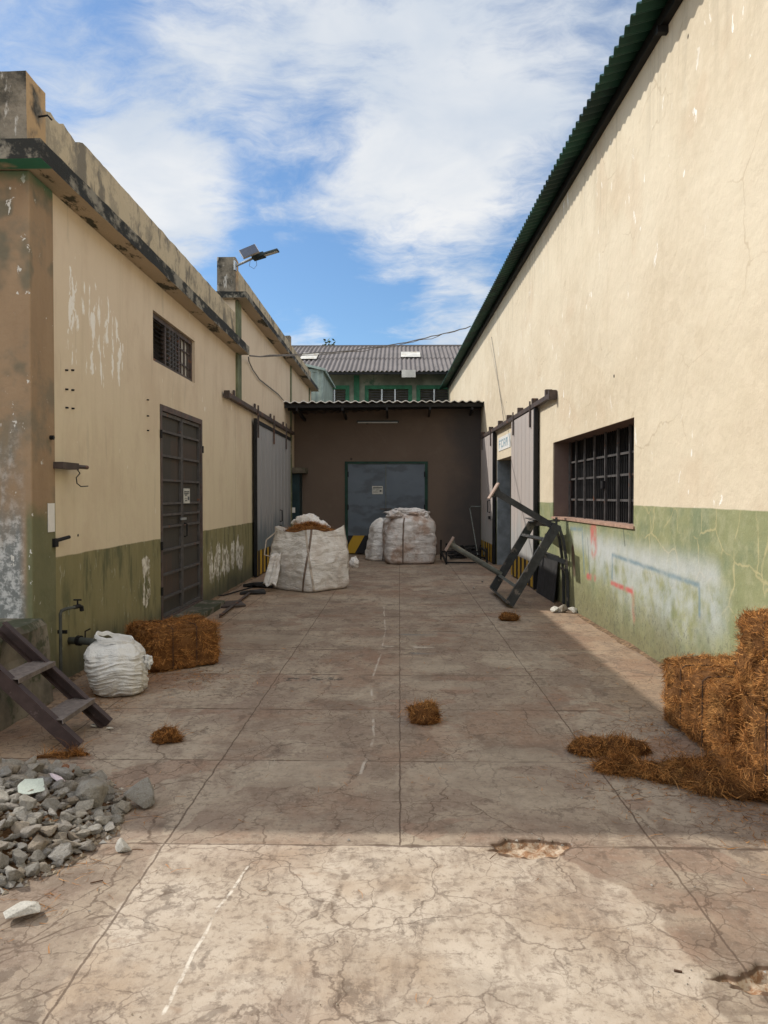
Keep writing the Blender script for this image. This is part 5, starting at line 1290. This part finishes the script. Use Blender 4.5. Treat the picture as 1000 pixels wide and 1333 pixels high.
hb_ = MB(); hb_.box(xm-.16, xm+.16, YB-.02, YB-.0, 1.235, 1.275); hb_.box(xm-.035, xm+.035, YB-.05, YB-.021, 1.15, 1.235); hb_.build('hasp', M_BAR, dr)
# ------------------------------------------------------------------ signs
def notice(name, origin, u, v, w, h, nrm, label, rows, mat=M_PAPER, ink=M_INK, dot=None):
    th = thing(name, origin, label, 'sign'); o = Vector(origin); u = Vector(u); v = Vector(v); n = Vector(nrm); mb = MB()
    mb.prism([o-u*w/2-v*h/2, o+u*w/2-v*h/2, o+u*w/2+v*h/2, o-u*w/2+v*h/2], n*.004); mb.build('plate', mat, th)
    pr = MB()
    for x0, x1, z0, z1 in rows: 
        a, b, c, d = (x0-.5)*w, (x1-.5)*w, (z0-.5)*h, (z1-.5)*h
        pr.prism([o+u*a+v*c+n*.0055, o+u*b+v*c+n*.0055, o+u*b+v*d+n*.0055, o+u*a+v*d+n*.0055], n*.001)
    if rows: pr.build('print', ink, th)
    return th
yy, zz = lw(241.5, 645.5, XL-.01)
rows = [(.1, .9, .66, .70), (.1, .5, .74, .82), (.55, .9, .74, .82), (.25, .45, .50, .58), (.12, .6, .30, .33), (.22, .5, .14, .22), (.66, .9, .22, .46)]+[(.08+.1*k, .14+.1*k, .60, .65) for k in range(7)]
notice('notice_sign', (XL-.006, 10.36, H-(645.5-V0)*.01036), (0, 1, 0), (0, 0, 1), .30, .20, (1, 0, 0), 'small white notice with faded print on the panelled steel door', rows, M_PAPER)
notice('notice_sign', ((491.5-U0)*.021, YB-.004, H+(V0-638)*.021), (1, 0, 0), (0, 0, 1), .29, .22, (0, -1, 0), 'small white notice on the grey rear double door', [(.08, .92, .72, .86), (.1, .3, .58, .64), (.38, .62, .5, .56), (.1, .6, .36, .4), (.1, .55, .2, .24), (.7, .88, .28, .52)], M_PAPER)
notice('number_plate', (-2.858, 6.245, 1.425), (0, 1, 0), (0, 0, 1), .12, .235, (1, 0, 0), 'blank white upright plate on the ochre pillar side', [], M_WHITE)
uR = Vector((-.02, 1, 0)).normalized(); nR = Vector((-1, -.02, 0)).normalized()
# letters on the sign over the right doorway: strokes reading F C M I from the worn sign
def strokes(ch, x, w):
    t = .24*w
    S = {'F': [(0, t, .2, .8), (t, w, .68, .8), (t, w*.8, .46, .56)], 'C': [(0, t, .25, .75), (t, w, .68, .8), (t, w, .2, .32)], 'A': [(0, t, .2, .7), (w-t, w, .2, .7), (t*.5, w-t*.5, .7, .8), (t, w-t, .42, .52)], 'M': [(0, t, .2, .8), (w-t, w, .2, .8), (w*.4, w*.6, .45, .72), (t, w-t, .7, .8)], 'I': [(0, t*1.2, .05, .95)]}
    return [(x+a, x+b, c, d) for a, b, c, d in S[ch]]
rows = []; 
# mirrored because the wall is read from the near end: the far end is the reader's left
for k, chh in enumerate('FCAM'):
    for a, b, c, d in strokes(chh, .06+.19*k, .14): rows.append((1-b, 1-a, c, d))
rows += [(.06, .08, .04, .96)]
ys = 16.9
notice('door_sign', (XR(ys)-.006, ys, 2.78), tuple(uR), (0, 0, 1), 1.7, .30, tuple(nR), 'worn white sign with faded blue letters over the right doorway', rows, M_WHITE, M_BLUEINK)

# ------------------------------------------------------------------ solar street lamp
sl_ = thing('solar_street_lamp', (-2.83, 13.5, 5.58), 'solar lamp with panel and arm bracketed to the concrete parapet post', 'street lamp')
def at(u, v, y): return Vector(((u-U0)*y/F, y, H-(v-V0)*y/F))
ya = 13.46
a, b, c = at(307, 347, ya), at(331, 336.5, ya-.05), at(363, 327, ya-.1)
MB().tube([a, b], .022, 10).build('arm', M_GALV, sl_); MB().box(a.x-.02, a.x+.01, ya-.06, ya+.06, a.z-.08, a.z+.08).build('bracket', M_GALV, sl_)
d = (c-b).normalized(); m_ = MB(); m_.bar(b-d*.02, b+d*.20, .17, .07, (0, 0, 1)); m_.bar(b+d*.17, c, .14, .035, (0, 0, 1)); hd = m_.build('lamp_head', M_LAMPBODY, sl_, bevel=.006)
m_ = MB(); up = d.cross(Vector((0, 1, 0))); up = up if up.z > 0 else -up
m_.bar(b+d*.2-up*.0195, c-d*.02-up*.0195, .10, .004, (0, 0, 1)); m_.build('lens', M_TUBE, hd)
q = [at(312, 328.5, ya-.12), at(333, 320, ya-.12), at(339, 330, ya-.34), at(318, 338.5, ya-.34)]
nq = (q[1]-q[0]).cross(q[3]-q[0]).normalized(); nq = nq if nq.z > 0 else -nq
m_ = MB(); m_.prism(q, nq*.025); pnl = m_.build('solar_panel', M_SOLARBACK, sl_)
ctr = (q[0]+q[1]+q[2]+q[3])/4
m_ = MB(); m_.prism([ctr+(k-ctr)*.95+nq*.0255 for k in q], nq*.003); m_.build('solar_cells', M_SOLAR, pnl)
m_ = MB(); m_.bar(q[0].lerp(q[3], .45)-nq*.012, q[1].lerp(q[2], .45)-nq*.012, .03, .02, nq); m_.bar(ctr-nq*.02, b+Vector((0, 0, .01)), .03, .03, (0, 1, 0)); m_.build('panel_bracket', M_GALV, sl_)
MB().tube([b+Vector((-.06, 0, -.03)), b+Vector((-.08, 0, -.14)), b+Vector((0, 0, -.19)), b+Vector((.05, 0, -.13)), b+Vector((.04, 0, -.03))], .004, 5).build('cable', M_CABLE, sl_)

# ------------------------------------------------------------------ cables
def sag(a, b, s_, n=24, wob=.0, seed=0):
    a, b = Vector(a), Vector(b); return [a.lerp(b, i/n)+Vector((0, wob*mnoise.noise((i*.4, seed, 0)), -s_*4*(i/n)*(1-i/n)+wob*mnoise.noise((i*.5, 9, seed)))) for i in range(n+1)]
pA = Vector((-2.66, 13.65, 4.10)); yb = 15.4; pB = Vector((XR(yb)-.29, yb, 6.0)); yb2 = 17.5
pB = Vector(((612-U0)*.0195, 19.5, H+(V0-426)*.0195))
m_ = MB(); m_.tube(sag(pA, pB, .18, 30, .05, 2), .013, 6); m_.tube(sag(pA+Vector((0, 0, -.01)), pB, .21, 30, .06, 5), .008, 6)
tag(recenter(m_.build('overhead_cable', M_CABLE), pA), 'twisted cable strung across the alley from the left cornice to the green eave', 'cable')
pts = [pA+Vector((-.02, 0, -.03))]
for u, v in ((324, 470), (329, 481), (338, 494), (352, 505), (362, 513), (369, 521)): y_, z_ = lw(u, v, XL+.03); pts.append(Vector((XL+.03, y_, z_)))
m_ = MB(); m_.tube(pts, .012, 6); tag(recenter(m_.build('wall_cable', M_CABLE), pts[1]), 'loose cable drooping down the far left wall to the canopy', 'cable')
ya_, za_ = rw(640, 440); yb_, zb_ = rw(657, 553)
m_ = MB(); m_.tube([(XR(ya_)-.02, ya_, za_), (XR((ya_+yb_)/2)-.02, (ya_+yb_)/2, (za_+zb_)/2+.05), (XR(yb_)-.02, yb_, zb_)], .006, 5); tag(recenter(m_.build('wall_cable', M_CABLE), (XR(yb_), yb_, zb_)), 'thin cable running down the sunlit right wall to the door rail', 'cable')

# ------------------------------------------------------------------ camera, sun, sky
cam = bpy.data.cameras.new('camera'); co_ = bpy.data.objects.new('camera', cam); COL.objects.link(co_)
cam.sensor_fit = 'HORIZONTAL'; cam.sensor_width = 36; cam.lens = 36; cam.clip_end = 2000; cam.clip_start = .05
co_.location = (0, 0, H); co_.rotation_euler = (math.pi/2-math.atan(20.5/1000), 0, math.atan(20/1000)); scene.camera = co_
sdir = Vector((1.008, -.487, -1)).normalized()
sun = bpy.data.lights.new('sun', 'SUN'); so = bpy.data.objects.new('sun', sun); COL.objects.link(so)
sun.energy = 2.15; sun.angle = R(.53); sun.color = (1, .95, .87); so.rotation_euler = sdir.to_track_quat('-Z', 'Y').to_euler(); so.location = (-20, 10, 25)
w = bpy.data.worlds.new('World'); scene.world = w; w.use_nodes = True
g = G('sky', w.node_tree); bg = w.node_tree.nodes['Background']
sky = g.n('ShaderNodeTexSky', sky_type='NISHITA', sun_disc=False); sky.sun_elevation = math.asin(-sdir.z); sky.sun_rotation = math.atan2(-sdir.x, -sdir.y)
sky.air_density = 1.0; sky.dust_density = .6; sky.ozone_density = 2.0
dv = g.n('ShaderNodeTexCoord').outputs['Generated']
dx, dy, dz = g.sep(dv)
hh = g.add(g.mx(dz, 0.), .22); q = g.comb(g.m('DIVIDE', dx, hh), g.m('DIVIDE', dy, hh), 0)
cl = g.noise(g.warp(q, .9, .55, 5), 1.05, 8, .56); wisp = g.noise(g.sc(g.warp(q, .7, .8, 4), (1, 2.0, 1)), 1.6, 8, .6)
def lobe(u, v, s_, k):
    d = Vector(((u-U0)/F, 1, (V0-v)/F)).normalized(); dt = g.vm('DOT_PRODUCT', dv, tuple(d), out=1)
    return g.mul(g.ss(dt, math.cos(s_*1.0), 1), k)
bias = None
for L_ in ((480, 60, .26, .13), (330, 40, .17, .10), (650, 20, .25, .10), (760, 180, .18, .07), (200, 270, .12, .24), (130, 230, .12, .1), (560, 290, .16, .11), (520, 240, .15, .05), (600, 410, .07, .16), (390, 445, .06, .16), (240, 270, .1, .09), (100, 60, .22, .05), (380, 185, .1, -.10), (440, 380, .1, -.12), (560, 370, .07, -.07), (330, 370, .09, -.07), (160, 170, .05, -.03)):
    b_ = lobe(*L_); bias = b_ if bias is None else g.add(bias, b_)
dens = g.add(g.add(g.mul(cl, .72), g.mul(wisp, .30)), bias)
fray = g.noise(g.sc(g.warp(q, 2.2, .35, 4), (1, 1.5, 1)), 5.5, 7, .66)
dens = g.add(dens, g.mul(g.sub(fray, .5), .55))
over = g.ss(dy, .5, .05)  # unseen brighter cloud overhead and behind the camera, added to fill the shade
dens = g.add(dens, g.mul(over, .16))
mask = g.ss(dens, .465, .79)
shade = g.noise(g.vm('ADD', g.warp(q, 1.5, .4), (.15, .2, 0)), 1.5, 6, .55)
CL = 3.7
ccol = g.mix(g.ss(shade, .36, .62), (CL*.70, CL*.77, CL*.86), (CL*1.0, CL*1.0, CL*.99))
ccol = g.mix(over, ccol, (CL*1.9, CL*1.87, CL*1.82))  # added out-of-view cloud made brighter than the visible ones
skc = g.mix(1.0, sky.outputs[0], (.37, .47, .545), 'MULTIPLY')
fin = g.mix(g.mul(mask, .93), skc, ccol)
g.link(fin, bg.inputs['Color']); bg.inputs['Strength'].default_value = .15
scene.view_settings.view_transform = 'Standard'; scene.view_settings.look = 'None'; scene.view_settings.gamma = 1; scene.view_settings.exposure = .76
scene.render.film_transparent = False
try: scene.cycles.max_bounces = 5; scene.cycles.diffuse_bounces = 4
except Exception: pass
